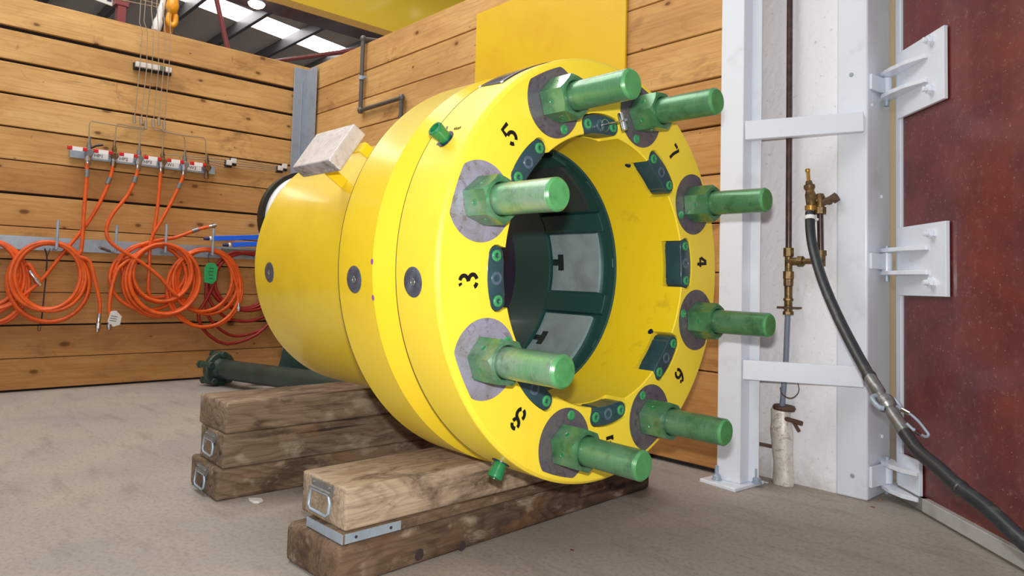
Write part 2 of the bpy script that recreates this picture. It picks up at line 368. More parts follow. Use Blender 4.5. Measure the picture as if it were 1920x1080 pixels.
def empty(name, loc=(0, 0, 0), mat=None):
    o = bpy.data.objects.new(name, None); o.empty_display_size = 0.1; COL.objects.link(o)
    if mat is not None: o.matrix_world = mat
    else: o.location = loc
    return o
def tag(o, label, cat, group=None, kind=None):
    if label: o['label'] = label
    if cat: o['category'] = cat
    if group: o['group'] = group
    if kind: o['kind'] = kind
    return o
def struct(o, label=None):
    o['kind'] = 'structure'
    if label: o['label'] = label
    return o
def catmull(P, n=8):
    P = [Vector(p) for p in P]; out = []
    Q = [P[0]*2-P[1]] + P + [P[-1]*2-P[-2]]
    for i in range(1, len(Q)-2):
        for k in range(n):
            t = k/n; a, b_, c_, d_ = Q[i-1], Q[i], Q[i+1], Q[i+2]
            out.append(0.5*((2*b_)+(c_-a)*t+(2*a-5*b_+4*c_-d_)*t*t+(3*b_-a-3*c_+d_)*t**3))
    out.append(P[-1]); return out
def text_mesh(txt, size, mat, M4, parent=None, name='lettering', depth=0.0008, align='CENTER'):
    cu = bpy.data.curves.new('txt', 'FONT'); cu.body = txt; cu.size = size; cu.extrude = depth; cu.align_x = align; cu.align_y = 'CENTER'; cu.resolution_u = 3
    t = bpy.data.objects.new('txt', cu); COL.objects.link(t)
    dg = bpy.context.evaluated_depsgraph_get(); me = bpy.data.meshes.new_from_object(t.evaluated_get(dg))
    bpy.data.objects.remove(t); bpy.data.curves.remove(cu)
    me.transform(M4); me.materials.clear(); me.materials.append(mat)
    o = bpy.data.objects.new(name, me); COL.objects.link(o)
    if parent: o.parent = parent
    return o
def basis(o, x, y, z):
    return Matrix(((x[0], y[0], z[0], o[0]), (x[1], y[1], z[1], o[1]), (x[2], y[2], z[2], o[2]), (0, 0, 0, 1)))
ORD = ['first', 'second', 'third', 'fourth', 'fifth', 'sixth']

# ================================================================== SETTING
BH = 0.30; XL = -7.737; YB = 3.793
m = MB(); m.box2((-24, -6, -0.2), (5, 12, 0.0)); struct(m.build('floor', M['floor']))
# left wall: twelve thick pine boards laid on edge, dark gaps between
m = MB(); rnd = random.Random(3)
lgap = [.006, .003, .008, .003, .006, .004, .012, .005, .006, .012, .015, .020, 0]
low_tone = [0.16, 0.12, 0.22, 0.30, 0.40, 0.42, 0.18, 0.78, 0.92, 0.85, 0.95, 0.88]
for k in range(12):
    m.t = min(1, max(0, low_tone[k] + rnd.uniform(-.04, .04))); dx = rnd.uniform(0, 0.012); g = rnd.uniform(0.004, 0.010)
    z0 = k*BH + (0.02 if k == 0 else lgap[k]); m.box2((XL-0.14, -5, z0), (XL-dx, YB+0.05, (k+1)*BH-(lgap[k+1] if k < 11 else 0)))
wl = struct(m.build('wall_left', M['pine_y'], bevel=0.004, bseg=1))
m = MB(); m.box2((XL-0.12, -5, 0.0), (XL-0.05, YB+0.02, 12*BH-0.03)); m.build('backing', M['gap'], wl)
m = MB()
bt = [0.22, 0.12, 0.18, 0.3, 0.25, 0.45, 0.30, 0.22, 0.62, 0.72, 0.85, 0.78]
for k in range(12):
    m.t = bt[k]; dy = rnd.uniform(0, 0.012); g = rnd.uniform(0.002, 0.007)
    z0 = k*BH + (0.03 if k == 0 else g); m.box2((XL, YB+dy, z0), (-2.085, YB+0.14, (k+1)*BH-g))
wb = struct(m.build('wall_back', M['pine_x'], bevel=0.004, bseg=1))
m = MB(); m.box2((XL, YB+0.05, 0.0), (-2.1, YB+0.12, 12*BH-0.03)); m.build('backing', M['gap'], wb)
# masonry pier between timber wall and steel column
m = MB()
nx, nz = 26, 120
rows = [[Vector((-2.16+0.6*i/nx, 3.998 + rnd.uniform(-.0015, .0015), -0.01+4.2*j/nz)) for j in range(nz+1)] for i in range(nx+1)]
m.quadgrid(rows); m.box2((-2.16, 4.01, -0.01), (-1.56, 4.3, 4.19))
struct(m.build('wall_right', M['masonry']), 'white painted masonry pier beside the steel column')
# roof: sheet, purlins, skylights
SL = math.tan(R(6)); H0 = 8.0
RM = lambda x, y, dz=0: Vector((x, y, H0 - SL*y + dz))
m = MB(); m.prism([(-26, -2), (-17.1, -2), (-17.1, 13), (-26, 13)], 0, 0.04)
for (a, b) in ((-16.15, -12.35), (-11.4, -7.5), (-6.6, -1.0)): m.prism([(a, -2), (b, -2), (b, 13), (a, 13)], 0, 0.04)
ro = m.build('ceiling', M['roof']); struct(ro)
for v_ in ro.data.vertices: v_.co.z += H0 - SL*v_.co.y
for i, (a, b) in enumerate(((-17.1, -16.15), (-12.35, -11.4), (-7.5, -6.6))):
    m = MB(); m.prism([(a+0.02, -2), (b-0.02, -2), (b-0.02, 13), (a+0.02, 13)], 0.0, 0.03)
    o = m.build('window_%d' % (i+1), M['skylight']); struct(o, 'long translucent skylight strip in the roof')
    for v_ in o.data.vertices: v_.co.z += H0 - SL*v_.co.y
ci = 0
for y in (1.65, 2.85, 4.05, 5.25, 6.47, 7.63, 8.9, 10.1, 11.3):
    ci += 1; m = MB(); z = H0-SL*y
    m.box2((-26, y-0.02, z-0.26), (-1, y+0.0, z-0.01)); m.box2((-26, y-0.02, z-0.27), (-1, y+0.07, z-0.255))
    struct(m.build('trim_%d' % ci, M['purlin']), 'grey roof purlin under the skylights')
m = MB(); m.box2((-26.2, -6, 0), (-26, 13, 9)); m.box2((-26, 12.9, 0), (-8.2, 13.1, 9)); struct(m.build('wall_far', M['dark_wall']))
m = MB(); m.box2((-8.2, 7.9, 0), (4, 8.1, 7)); struct(m.build('wall_rear', M['cream']))
# angle post in the corner
m = MB()
m.box2((XL+0.012, 3.605, 0), (XL+0.026, 3.775, 3.56)); m.box2((XL+0.012, 3.760, 0), (-7.475, 3.775, 3.56))
m.box2((XL+0.014, 3.70, 1.5), (XL+0.034, 3.708, 3.4))
tag(m.build('corner_post', M['grey_steel'], bevel=0.003, bseg=1), 'grey steel angle post standing in the corner where the two timber walls meet', 'post')

# ================================================================== YELLOW VESSEL
DAX = Vector((0.99995681, 0.00324618, -0.00870908)); RT = Vector((-0.00324631, 0.99999473, 0)); UP = DAX.cross(RT).normalized() * 1.0
OC = Vector((-1.7795869, 2.149, 1.16488502))
RT = UP.cross(DAX).normalized()
MF = basis(OC, RT, UP, DAX)
ves = empty('flanged_vessel', mat=MF)
tag(ves, 'huge yellow cylindrical vessel lying on timbers, eight green studs on its open flange', 'pressure vessel')
def pol(r, a, z=0.0):  # a in degrees clockwise from up seen from the front, z outwards
    a = R(a); return Vector((r*sin(a), r*cos(a), z))
SEG = 192
def ring(name, prof, mat, smooth=14, parent=ves):
    return MB().lathe(prof, seg=SEG, closed=True).build(name, mat, parent, smooth)
# front flange ring with bore and clamp pockets (booleans applied to the mesh)
fr = ring('front_flange', [(.534, -.004), (.538, 0), (.806, 0), (.811, -.0015), (.8205, -.011), (.822, -.016), (.822, -.230), (.819, -.234), (.70, -.236), (.534, -.234)], M['yellow_face_lit'])
def stadium(rc, half, w0, w1, ang, ext=0.0, n=10):
    """kidney outline in the face plane: centre radius rc, half angle(deg)"""
    pts = []
    for k in range(-n, n+1): pts.append(pol(w1, ang+half*k/n))
    return pts
def clamp_outline(ang, grow=0.0, inner=.5345):
    """clamp outline: rounded ends round the screws, outer edge bowed, inner edge on the bore"""
    pts = []; rs, ha, rr = .572, 7.75, .034+grow
    c1, c2 = pol(rs, ang-ha), pol(rs, ang+ha)
    er, et = lambda a: pol(1, a), lambda a: pol(1, a+90)
    # start end (ang-ha): arc from inner side to outer side
    for k in range(0, 11):
        a = -90-100 + 0 + k*(200/10)
        a = R(180+80-k*20+0)
        pts.append(c1 + er(ang-ha)*(-cos(R(20*k - 10 + 0))*rr) + et(ang-ha)*(-sin(R(20*k-10))*rr))
    for k in range(1, 8):
        f = k/8; pts.append(pol(rs+rr+0.004*sin(pi*f), ang-ha+2*ha*f))
    for k in range(0, 11):
        pts.append(c2 + er(ang+ha)*(cos(R(20*k-10))*rr) + et(ang+ha)*(sin(R(20*k-10))*rr))
    for k in range(1, 12):
        f = k/12; pts.append(pol(inner, ang+ha-2*ha*f))
    return [(p.x, p.y) for p in pts]
def apply_bool(o, cut, op='DIFFERENCE'):
    md = o.modifiers.new('b', 'BOOLEAN'); md.operation = op; md.object = cut; md.solver = 'EXACT'
    bpy.context.view_layer.update(); dg = bpy.context.evaluated_depsgraph_get()
    me = bpy.data.meshes.new_from_object(o.evaluated_get(dg)); o.modifiers.clear(); old = o.data; o.data = me
    bpy.data.meshes.remove(old); bpy.data.objects.remove(cut)
cut = MB()
for k in range(8):
    a0 = -4.8+45*k; p = []
    # pocket: open to the bore, straight inner corners
    oc = clamp_outline(a0, 0.004, inner=.50)
    ext = [pol(.515, a0-11.2), pol(.556, a0-11.4)]
    pts = [pol(.50, a0-11.0), pol(.556, a0-11.2)] + [Vector((x, y, 0)) for x, y in oc[4:24]] + [pol(.556, a0+11.2), pol(.50, a0+11.0)]
    cut.prism([(q.x, q.y) for q in pts], -.105, .05)
co = cut.build('cutter', M['yellow'], ves)
apply_bool(fr, co)
fr.data.materials.clear(); fr.data.materials.append(M['yellow_face_lit']); fr.data.materials.append(M['yellow_bore'])
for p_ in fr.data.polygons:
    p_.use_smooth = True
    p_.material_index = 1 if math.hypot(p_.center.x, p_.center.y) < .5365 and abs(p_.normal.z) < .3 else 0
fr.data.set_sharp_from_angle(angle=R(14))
ring('bore_sleeve', [(.5335, -.10), (.5335, -.368), (.545, -.372), (.60, -.372), (.60, -.235), (.545, -.2345)], M['yellow_bore'])
# body rings and drum
ring('middle_ring', [(.70, -.242), (.728, -.245), (.8165, -.366), (.8225, -.376), (.8225, -.612), (.818, -.622), (.72, -.630), (.62, -.630), (.62, -.24)], M['yellow'])
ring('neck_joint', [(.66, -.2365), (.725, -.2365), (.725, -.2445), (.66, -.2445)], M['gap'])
ring('drum', [(.60, -.62), (.657, -.625), (.657, -1.765), (.648, -1.785), (.63, -1.79), (.56, -1.79), (.56, -.63)], M['yellow'])
ring('seam_shade', [(.8200, -.2285), (.8226, -.2285), (.8226, -.2312), (.8200, -.2312)], M['gap'])  # dark band added on the rim in place of the joint gap's shade
ring('seam_shade', [(.8180, -.6175), (.8206, -.6190), (.8195, -.6222), (.8160, -.6222)], M['gap'])  # dark band colouring in the shade at the step down to the drum
# dark green inside
lin = ring('inner_liner', [(.534, -.3695), (.535, -.372), (.528, -.376), (.528, -.410), (.545, -.412), (.545, -.795), (.512, -.797), (.512, -.80), (.512, -1.0),
                           (.530, -1.003), (.530, -1.075), (.555, -1.08), (.555, -1.74), (.558, -1.74), (.559, -.37)], M['bore_green'], 25)
ring('inner_chamfer', [(.553, -1.085), (.553, -1.70), (.5545, -1.70), (.5545, -1.085)], M['bore_navy'])
for k in range(8):   # lands between the pads
    a0 = 85+45*k+22.5; m = MB()
    rows = []
    for r in (.547, .512):
        pass
    poly = [pol(.547, a0-5.2+j*1.04) for j in range(11)] + [pol(.516, a0+5.2-j*1.04) for j in range(11)]
    m.prism([(q.x, q.y) for q in poly], -.796, -.411); m.build('bore_rib', M['bore_green'], ves, 30, bevel=0.002, bseg=1)
for k in range(8):
    a0 = 85+45*k; h = 15.8; n = 14
    def arc(r, a, b, nn=n): return [pol(r, a+(b-a)*j/nn) for j in range(nn+1)]
    m = MB()
    def slab(a1, a2, z1, z2):
        poly = arc(.546, a1, a2) + arc(.527, a2, a1); m.prism([(q.x, q.y) for q in poly], z1, z2)
    # pad with a T-shaped slot opening at its inner end
    slab(a0-h, a0-4.5, -.785, -.474); slab(a0+4.5, a0+h, -.785, -.474); slab(a0-4.5, a0+4.5, -.708, -.474)
    slab(a0-4.5, a0-1.8, -.785, -.752); slab(a0+1.8, a0+4.5, -.785, -.752)
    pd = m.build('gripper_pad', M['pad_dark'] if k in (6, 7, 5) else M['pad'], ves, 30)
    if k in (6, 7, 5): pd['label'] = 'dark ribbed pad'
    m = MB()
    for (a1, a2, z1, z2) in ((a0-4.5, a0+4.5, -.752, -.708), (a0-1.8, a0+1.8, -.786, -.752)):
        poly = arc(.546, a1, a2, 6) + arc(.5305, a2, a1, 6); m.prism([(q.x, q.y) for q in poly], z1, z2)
    m.build('slot_shade_filler', M['slot_shade'], pd, 30)  # dark plate filling the slot, its colour imitating the shade inside
    m = MB(); poly = [(q.x, q.y) for q in arc(.529, a0-2.6, a0+2.6, 6) + arc(.522, a0+2.6, a0-2.6, 6)]
    m.prism(poly, -.40, -.382); m.build('liner_lug', M['bore_green'], ves, 30, bevel=0.002, bseg=1)
# spot faces, nuts, studs, locking screws
faces0 = [-101, -109, -63, -38, -32, -44, -41, -52]   # direction of a hex flat on each nut, clockwise from up
HEX = .0715
for k in range(8):
    a0 = -72.5+45*k; c0 = pol(.6855, a0)
    near = k in (0, 7)
    m = MB(); pts = []
    for j in range(72):
        q = c0 + Vector((cos(2*pi*j/72), sin(2*pi*j/72), 0))*.137
        r = q.length; rr = min(max(r, .5415), .7965); pts.append((q.x*rr/r, q.y*rr/r))
    sp = m.prism(pts, -.003, .0012).build('bare_spot_face', M['bare'] if k in (0, 7) else M['bare_dark'], ves)
    # hex nut: flats with a dimple hole each, chamfered front
    m = MB(); ac = HEX/cos(pi/6); fa = faces0[k]
    zb, zf = .0015, .112; segs = 96; rows = []
    def hexr(t):
        d = (t - fa) % 60; d = d-60 if d > 30 else d
        return HEX/cos(R(d))
    for j in range(segs):
        t = 360*j/segs; hr = hexr(t); rows_ = []
        zc = zf - max(0, (hr-HEX*1.015))*0.75
        for rr, z in ((.056, zb), (hr-.002, zb), (hr, zb+.002), (hr, zc), (HEX*0.985, zf), (.0585, zf), (.0545, zf-.006)):
            q = pol(rr, t, z) ; rows_.append(c0+q)
        rows.append(rows_)
    m.quadgrid(rows, True, True)
    nut = m.build('hex_nut', M['nut_worn'] if near else M['nut'], ves, 22)
    for j in range(6):
        dd = pol(1, fa+60*j); pz = .055
        mm = MB(); mm.lathe([(0.0125, -.0005), (0.0125, .0008), (.0105, .0014), (.0095, .0004), (.0093, -.0005)], c0+dd*HEX+Vector((0, 0, pz)), dd, 18, closed=True)
        hr_ = mm.build('spanner_hole_rim', M['nut_worn'], nut, 30)
        mm = MB(); mm.lathe([(0.0096, -.001), (0.0096, .0003), (0, .0003)], c0+dd*HEX+Vector((0, 0, pz)), dd, 18); mm.build('spanner_hole', M['socket'], nut)
    # stud
    m = MB(); sr = .0517; L = .3577
    prof = [(sr-.001, .10)]
    m.lathe([(sr, .02), (sr, L-.012), (sr-.004, L-.006)], c0, (0, 0, 1), 48)
    st = m.build('threaded_stud', M['stud_worn'] if near else M['stud'], ves, 30)
    m = MB(); m.lathe([(sr-.002, L-.014), (sr, L-.010), (sr, L-.008), (sr-.007, L), (0, L+.0005)], c0, (0, 0, 1), 48)
    m.build('stud_end', M['stud_end'], st, 25)
    # small locking screw in the spot face
    if True:
        cs = pol(.575, a0+45.5*0 + (0.4)); 
        m = MB(); m.lathe([(.0, .004), (.0085, .004), (.0085, .0065), (.0155, .0065), (.0185, .004), (.0185, -.002)], cs, (0, 0, 1), 24); m.build('locking_screw', M['screw'], ves, 30)
for k in range(8):
    a0 = -4.8+45*k
    m = MB(); poly = clamp_outline(a0)
    m.prism(poly, -.088, -.004)
    cl = m.build('retaining_clamp', M['clamp'], ves, 40, bevel=0.005, bseg=3)
    for s_ in (-1, 1):
        cs = pol(.572, a0+7.75*s_)
        m = MB(); m.lathe([(0.030*0.0, -.0045), (.0095, -.0045), (.0095, .0020), (.0165, .0020), (.0200, -.0005), (.0205, -.0045)], cs, (0, 0, 1), 28)
        sc = m.build('cap_screw', M['screw'], cl, 30)
        m = MB(); m.lathe([(.0215, -.0040), (.0215, -.0032), (.026, -.0032), (.026, -.0040)], cs, (0, 0, 1), 28, closed=True); m.build('screw_recess', M['clamp'], cl)
    cc = pol(.568, a0)
    m = MB(); m.lathe([(.0, -.0036), (.019, -.0036), (.0195, -.0028), (.0225, -.0028), (.0235, -.0038)], cc, (0, 0, 1), 28); m.build('centre_hole', M['hole_grey'], cl, 30)
    m = MB(); m.lathe([(.0, -.0030), (.0125, -.0030), (.0125, -.0034)], cc+pol(.006, a0-90)*0, (0, 0, 1), 24); m.build('hole_bottom', M['clamp'], cl)

# stencilled numbers: strokes in glyph space (x right, y up, height 1), laid flat on the face
def strokes_mesh(strokes, wdt, M4, name, mat, parent):
    m = MB()
    for st in strokes:
        n = len(st); L = []; Rr = []
        for i, p in enumerate(st):
            p = Vector((p[0], p[1])); a = Vector(st[max(0, i-1)]); b = Vector(st[min(n-1, i+1)])
            t = (b-a).normalized(); nn = Vector((-t.y, t.x))
            L.append(p+nn*wdt/2); Rr.append(p-nn*wdt/2)
        poly = [(q.x, q.y) for q in L + Rr[::-1]]
        a_ = [m.bm.verts.new(M4 @ Vector((q[0], q[1], 0.0))) for q in poly]
        b_ = [m.bm.verts.new(M4 @ Vector((q[0], q[1], 0.008))) for q in poly]
        for i in range(n-1):
            for s2, rev in ((a_, True), (b_, False)):
                f = (s2[i], s2[i+1], s2[2*n-2-i], s2[2*n-1-i]); m._face(f[::-1] if rev else f)
        for i in range(2*n): m._face((a_[i], a_[(i+1) % (2*n)], b_[(i+1) % (2*n)], b_[i]))
    return m.build(name, mat, parent)
def garc(cx, cy, rx, ry, a0, a1, n=8): return [(cx+rx*cos(R(a0+(a1-a0)*k/n)), cy+ry*sin(R(a0+(a1-a0)*k/n))) for k in range(n+1)]
G = {
 '1': [[(0, .5), (0, -.5)], [(-.02, .48), (-.2, .3)]],
 '2': [garc(0, .24, .24, .24, 165, 15, 8), [(.20, .12), (-.10, -.22)], [(-.18, -.30), (-.24, -.42)], [(-.28, -.44), (.28, -.44)]],
 '3': [garc(-.02, .24, .24, .22, 130, 60, 5)[:3], garc(-.02, .24, .25, .22, 75, -80, 9) + garc(-.02, -.24, .27, .23, 78, -75, 9), garc(-.02, -.24, .27, .23, -110, -165, 4)],
 '4': [[(.10, .48), (.10, -.5)], [(.00, .46), (-.26, -.10)], [(-.28, -.18), (.02, -.18)], [(.16, -.18), (.28, -.18)]],
 '5': [[(-.20, .08), (-.20, .44), (.24, .44)], garc(-.02, -.18, .25, .26, 120, -60, 9), garc(-.02, -.18, .25, .28, -110, -165, 4)],
 '6': [[(.08, .46), (-.08, .36), (-.19, .14), (-.23, -.10), (-.21, -.28), (-.10, -.42)], garc(0, -.19, .23, .25, -75, 125, 10), [(.12, .38), (.23, .28)]],
 '7': [[(-.26, .44), (.08, .44)], [(.16, .44), (.26, .44), (.02, -.1), (-.06, -.5)]],
 '8': [garc(0, .24, .21, .21, 20, 130, 6), garc(0, .24, .21, .21, 165, 255, 5) + garc(0, -.24, .24, .24, 75, -60, 7), garc(0, -.24, .24, .24, -95, -205, 6), garc(0, .24, .21, .21, -5, -60, 4)],
}
SH = .078
for k, ch in enumerate('17462835'):
    a0 = -4.8+45*k; rr = .6955; c0 = pol(rr, a0)
    er = pol(1, a0); et = pol(1, a0+90)
    nm = basis(c0+Vector((0, 0, .0003)), et*SH, er*SH, Vector((0, 0, .1)))
    o = strokes_mesh(G[ch], .18, nm, 'stencilled_number', M['black'], ves); o['label'] = 'black stencilled number ' + ch
# holes in the bore
for a_ in (30.5, 119.5):
    m = MB(); m.lathe([(0, .0), (.012, .0), (.013, .001), (.013, -.004)], pol(.5332, a_, -.112), -pol(1, a_), 20); m.build('bore_hole', M['bore_navy'], ves, 30)
# side ports
for (s_, rr) in ((.131, .822), (.501, .8225), (1.593, .657)):
    a_ = -94.8; n_ = pol(1, a_)
    m = MB()
    pr = .051
    # disc wrapped on the cylinder
    rows = []
    for ri, dz in ((pr, .0005), (pr-.002, .0018), (.019, .0018), (.017, .0005), (.010, .0003), (.0001, .0003)):
        row = []
        for j in range(40):
            t = 2*pi*j/40; dz_ = ri*cos(t); dt = ri*sin(t)/rr
            row.append(pol(rr+dz, a_+math.degrees(dt), -s_+dz_))
        rows.append(row)
    V = m.quadgrid(rows, False, True)
    po = m.build('port_plug', M['port'], ves, 40)
    m = MB(); m.lathe([(.0001, .0012), (.0080, .0012), (.0090, .0028), (.0125, .0028), (.0135, .0015)], n_*rr+Vector((0, 0, -s_)), n_, 24); m.build('port_bush', M['steel'], po, 30)
# socket bosses on the flange rim
for (a_, s_) in ((-59.2, .131), (-149.3, .112)):
    n_ = pol(1, a_); o_ = n_*.815+Vector((0, 0, -s_))
    m = MB(); m.lathe([(.017, .030), (.014, .0), (.022, .0), (.024, .012), (.0285, .052), (.0285, .062), (.026, .066), (.019, .066)], o_, n_, 32, closed=True)
    sb = m.build('green_boss', M['socket'], ves, 30)
    m = MB(); m.lathe([(0, .010), (.034, .010), (.034, .0), (.0, .0)], o_, n_, 32); m.build('boss_washer', M['bore_navy'], sb, 30)
    m = MB()
    for s2 in (-1, 1):
        m.cyl(o_+n_*.022+pol(1, a_+90)*(.022*s2), o_+n_*.026+pol(1, a_+90)*(.040*s2), .003, 8)
    m.build('boss_pin', M['steel'], sb)
# dark name plate set into the rim
m = MB()
ps = []
P0, P1, P2, P3 = (-36.0, .226), (-38.2, .072), (-4, .060), (-2, .215)
rows = []
for i in range(24):
    f = i/23; row = []
    for j in range(6):
        g_ = j/5
        a_ = (P1[0]*(1-g_)+P0[0]*g_)*(1-f)+(P2[0]*(1-g_)+P3[0]*g_)*f; s_ = (P1[1]*(1-g_)+P0[1]*g_)*(1-f)+(P2[1]*(1-g_)+P3[1]*g_)*f
        row.append(pol(.8235, a_, -s_))
    rows.append(row)
m.quadgrid(rows); npx = m.build('name_plate', M['plate'], ves, 40)
sd = npx.modifiers.new('s', 'SOLIDIFY'); sd.thickness = 0.0015; sd.offset = 1
for (a_, s_) in ((-36.2, .222), (-37.8, .078)):
    m = MB(); m.lathe([(0, .004), (.005, .003), (.006, 0)], pol(.8236, a_, -s_), pol(1, a_), 12); m.build('plate_rivet', M['white'], npx, 40)
# purple touch-up marks and pen scribble
for a_ in (-90.2, -99.1):
    m = MB(); rows = []
    for ri in (.0105, .0001):
        rows.append([pol(.8226-abs(min(0, -.0))+.0006, a_+math.degrees(ri*sin(2*pi*j/14)/.82), -.379+ri*.8*cos(2*pi*j/14)) for j in range(14)])
    m.quadgrid(rows, False, True); m.build('paint_mark', M['purple'], ves)
sc_ = []
for i in range(13):
    sc_.append(pol(.8227, -56.2-0.10*i*0+1.1*sin(i*1.9)*0.5, -.118+.0030*i))
m = MB(); m.tube(sc_, .0009, 5); m.build('pen_scribble', M['black'], ves)
# anode block on yellow strap
a_ = -57.0; er, et, ez = pol(1, a_), pol(1, a_+90), Vector((0, 0, 1))
MA = Matrix(((et.x, er.x, 0), (et.y, er.y, 0), (0, 0, -1)))
m = MB(); m.box(er*.855+ez*(-.932), (.200, .068, .325), Matrix(((et.x, er.x, ez.x), (et.y, er.y, ez.y), (et.z, er.z, ez.z))))
blk = m.build('anode_block', [M['anode'], M['anode_side']], ves, None, bevel=0.007, bseg=2)
for p_ in blk.data.polygons:
    if p_.normal.dot(et) < -0.5: p_.material_index = 1
blk['label'] = 'whitish cast metal block'
RA = Matrix(((et.x, er.x, ez.x), (et.y, er.y, ez.y), (et.z, er.z, ez.z)))
m = MB()
m.box(er*.815+ez*(-.775)+et*.03, (.05, .012, .085), RA)
m.box(er*.735+ez*(-.735)+et*.03, (.05, .16, .012), RA)
m.build('anode_bracket', M['yellow'], ves, bevel=0.003, bseg=1)
m = MB(); m.box(er*.735+ez*(-1.08)+et*.0, (.05, .16, .012), RA); m.build('anode_bracket', M['yellow'], ves, bevel=0.003, bseg=1)
m = MB(); m.box(er*.8195+ez*(-.94), (.17, .005, .28), RA); m.build('block_backing', M['oxide'], blk)
# rear white slotted cover with black rim
rc = pol(.39, -51)
m = MB(); m.lathe([(.10, -1.87), (.240, -1.87), (.250, -1.885), (.250, -1.91), (.10, -1.91)], rc, (0, 0, 1), 72, closed=True); cov = m.build('rear_cover', M['white'], ves, 30)
m = MB(); m.lathe([(.05, -1.912), (.272, -1.912), (.272, -1.96), (.05, -1.96)], rc, (0, 0, 1), 72, closed=True); rb = m.build('rear_rim', M['black'], ves, 30)
for k in range(12):
    m = MB(); aa = -51+30*k+8; q = pol(.214, aa, -1.8692)+rc
    et2 = pol(1, aa+90); er2 = pol(1, aa)
    m.box(q, (.026, .060, .004), Matrix(((er2.x, et2.x, 0), (er2.y, et2.y, 0), (0, 0, 1)))); m.build('cover_slot', M['bore_navy'], cov, bevel=.0015, bseg=1)

# tee handled pin hanging in the top clamp
q0 = MF @ pol(.568, -4.6, .004); q1 = MF @ (pol(.567, -4.3, .0)+Vector((.0, 0, .155)))
tp = empty('tee_handle_pin', q0); IT = Matrix.Translation(-q0)
e0 = atd(1127, 234.5, (q0-CP).dot(F)-0.004); e1 = atd(1160, 228, (q0-CP).dot(F)-.075)
m = MB(); m.cyl(e0, e1+(e1-e0)*.25, .0032, 10); o = m.build('pin_rod', M['chrome'], tp, 30); o.data.transform(IT)
hA, hB = atd(1163.5, 211.5, (e1-CP).dot(F)), atd(1171.5, 244, (e1-CP).dot(F))
m = MB(); m.cyl(hA, hB, .0125, 24, bev=.002); o = m.build('pin_handle', M['chrome'], tp, 30); o.data.transform(IT)
m = MB(); m.cyl(atd(1170, 226, (e1-CP).dot(F)-.005), atd(1174, 224.5, (e1-CP).dot(F)-.03), .005, 12); o = m.build('handle_button', M['steel'], tp, 30); o.data.transform(IT)
m = MB(); ce = q0 + (MF.to_3x3() @ Vector((.012, 0, .006)));
cx = [ce + (MF.to_3x3() @ (Vector((cos(2*pi*i/24), sin(2*pi*i/24), 0))*.0235)) for i in range(24)]
m.tube(cx, .0016, 6, True); o = m.build('pin_ring', M['chrome'], tp, 30); o.data.transform(IT)
tag(tp, 'shiny tee-handled steel pin stuck in the uppermost dark clamp of the yellow flange', 'pin')

# ================================================================== TIMBERS
def timber(name, x0, x1, y0, y1, z0, z1, yaw, mat, label, group, bev=.018, handle=None, parts=()):
    cx_, cy_ = (x0+x1)/2, (y0+y1)/2
    e = empty(name, (cx_, cy_, z0)); e.rotation_euler = (0, 0, R(yaw)); tag(e, label, 'timber', group)
    m = MB(); m.t = random.uniform(.3, .7); rr = random.Random(int(abs(x0*1000))+int(z0*100))
    n = 24; lx, ly, lz = (x1-x0), (y1-y0), z1-z0
    m.box((0, 0, lz/2), (lx, ly, lz))
    bmesh.ops.subdivide_edges(m.bm, edges=[ed for ed in m.bm.edges if abs((ed.verts[0].co-ed.verts[1].co).y) > .5], cuts=n, use_grid_fill=True)
    for f_ in m.bm.faces: f_[m.tone] = m.t
    es = [ed for ed in m.bm.edges if len(ed.link_faces) == 2 and ed.calc_face_angle(0) > R(40)]
    bmesh.ops.bevel(m.bm, geom=es, offset=bev, segments=3, affect='EDGES', profile=.6)
    for v_ in m.bm.verts:
        if v_.co.z > 0.02 and v_.co.z < lz-.001: 
            v_.co.x += rr.uniform(-.0018, .0018)
    for f_ in m.bm.faces: f_[m.tone] = m.t
    b_ = m.build('timber_body', mat, e, 40)
    if handle:
        hz, sc = handle; sw = sc*1.62
        m = MB(); m.box((0.0, -ly/2-.004, hz+.035*sc), (.088*sw, .010, .030*sc)); m.cyl((-.045*sw, -ly/2-.010, hz+.020*sc), (.045*sw, -ly/2-.010, hz+.020*sc), .009*sc, 12)
        for sx in (-1, 1): m.cyl((sx*.034*sw, -ly/2-.008, hz+.040*sc), (sx*.034*sw, -ly/2-.013, hz+.040*sc), .005, 10)
        hp = m.build('handle_plate', M['steel'], e, 30, bevel=0.0)
        pts = [(-.038*sw, hz+.018*sc), (-.044*sw, hz-.010*sc), (-.044*sw, hz-.042*sc), (-.034*sw, hz-.056*sc), (.034*sw, hz-.056*sc), (.044*sw, hz-.042*sc), (.044*sw, hz-.010*sc), (.038*sw, hz+.018*sc)]
        m = MB(); m.tube([(p[0], -ly/2-.014-(.004 if 1 < i < 6 else 0), p[1]) for i, p in enumerate(pts)], .0048*sc+.001, 10, True); m.build('drop_handle', M['galv'], hp, 40)
    return e
g = 'weathered timber blocks under the vessel'
t1 = timber('timber_block', -2.675, -2.30, 1.285, 3.24, 0.0, .152, 2.3, M['timber_dark'], 'bottom brown knotty timber block of the front stack, lying on the floor', g, .028)
m = MB()
for (yy, zz, r_) in ((-.62, .045, .022), (.35, .085, .012), (.62, .078, .018), (.82, .09, .014), (-.40, .025, .02)):
    m.lathe([(0, .0015), (r_*.9, .001), (r_, -.002)], ((.20), yy, zz), (1, 0, 0), 18)
m.build('wood_knot', base_mat('dark_knot', srgb(56, 44, 40), .8)[0], t1, 40)
t2 = timber('packing_board', -2.545, -2.285, 1.315, 3.12, .152, .192, 1.0, M['timber_dark'], 'thin dark packing board with a galvanised corner strap between the two front timbers', None, .006)
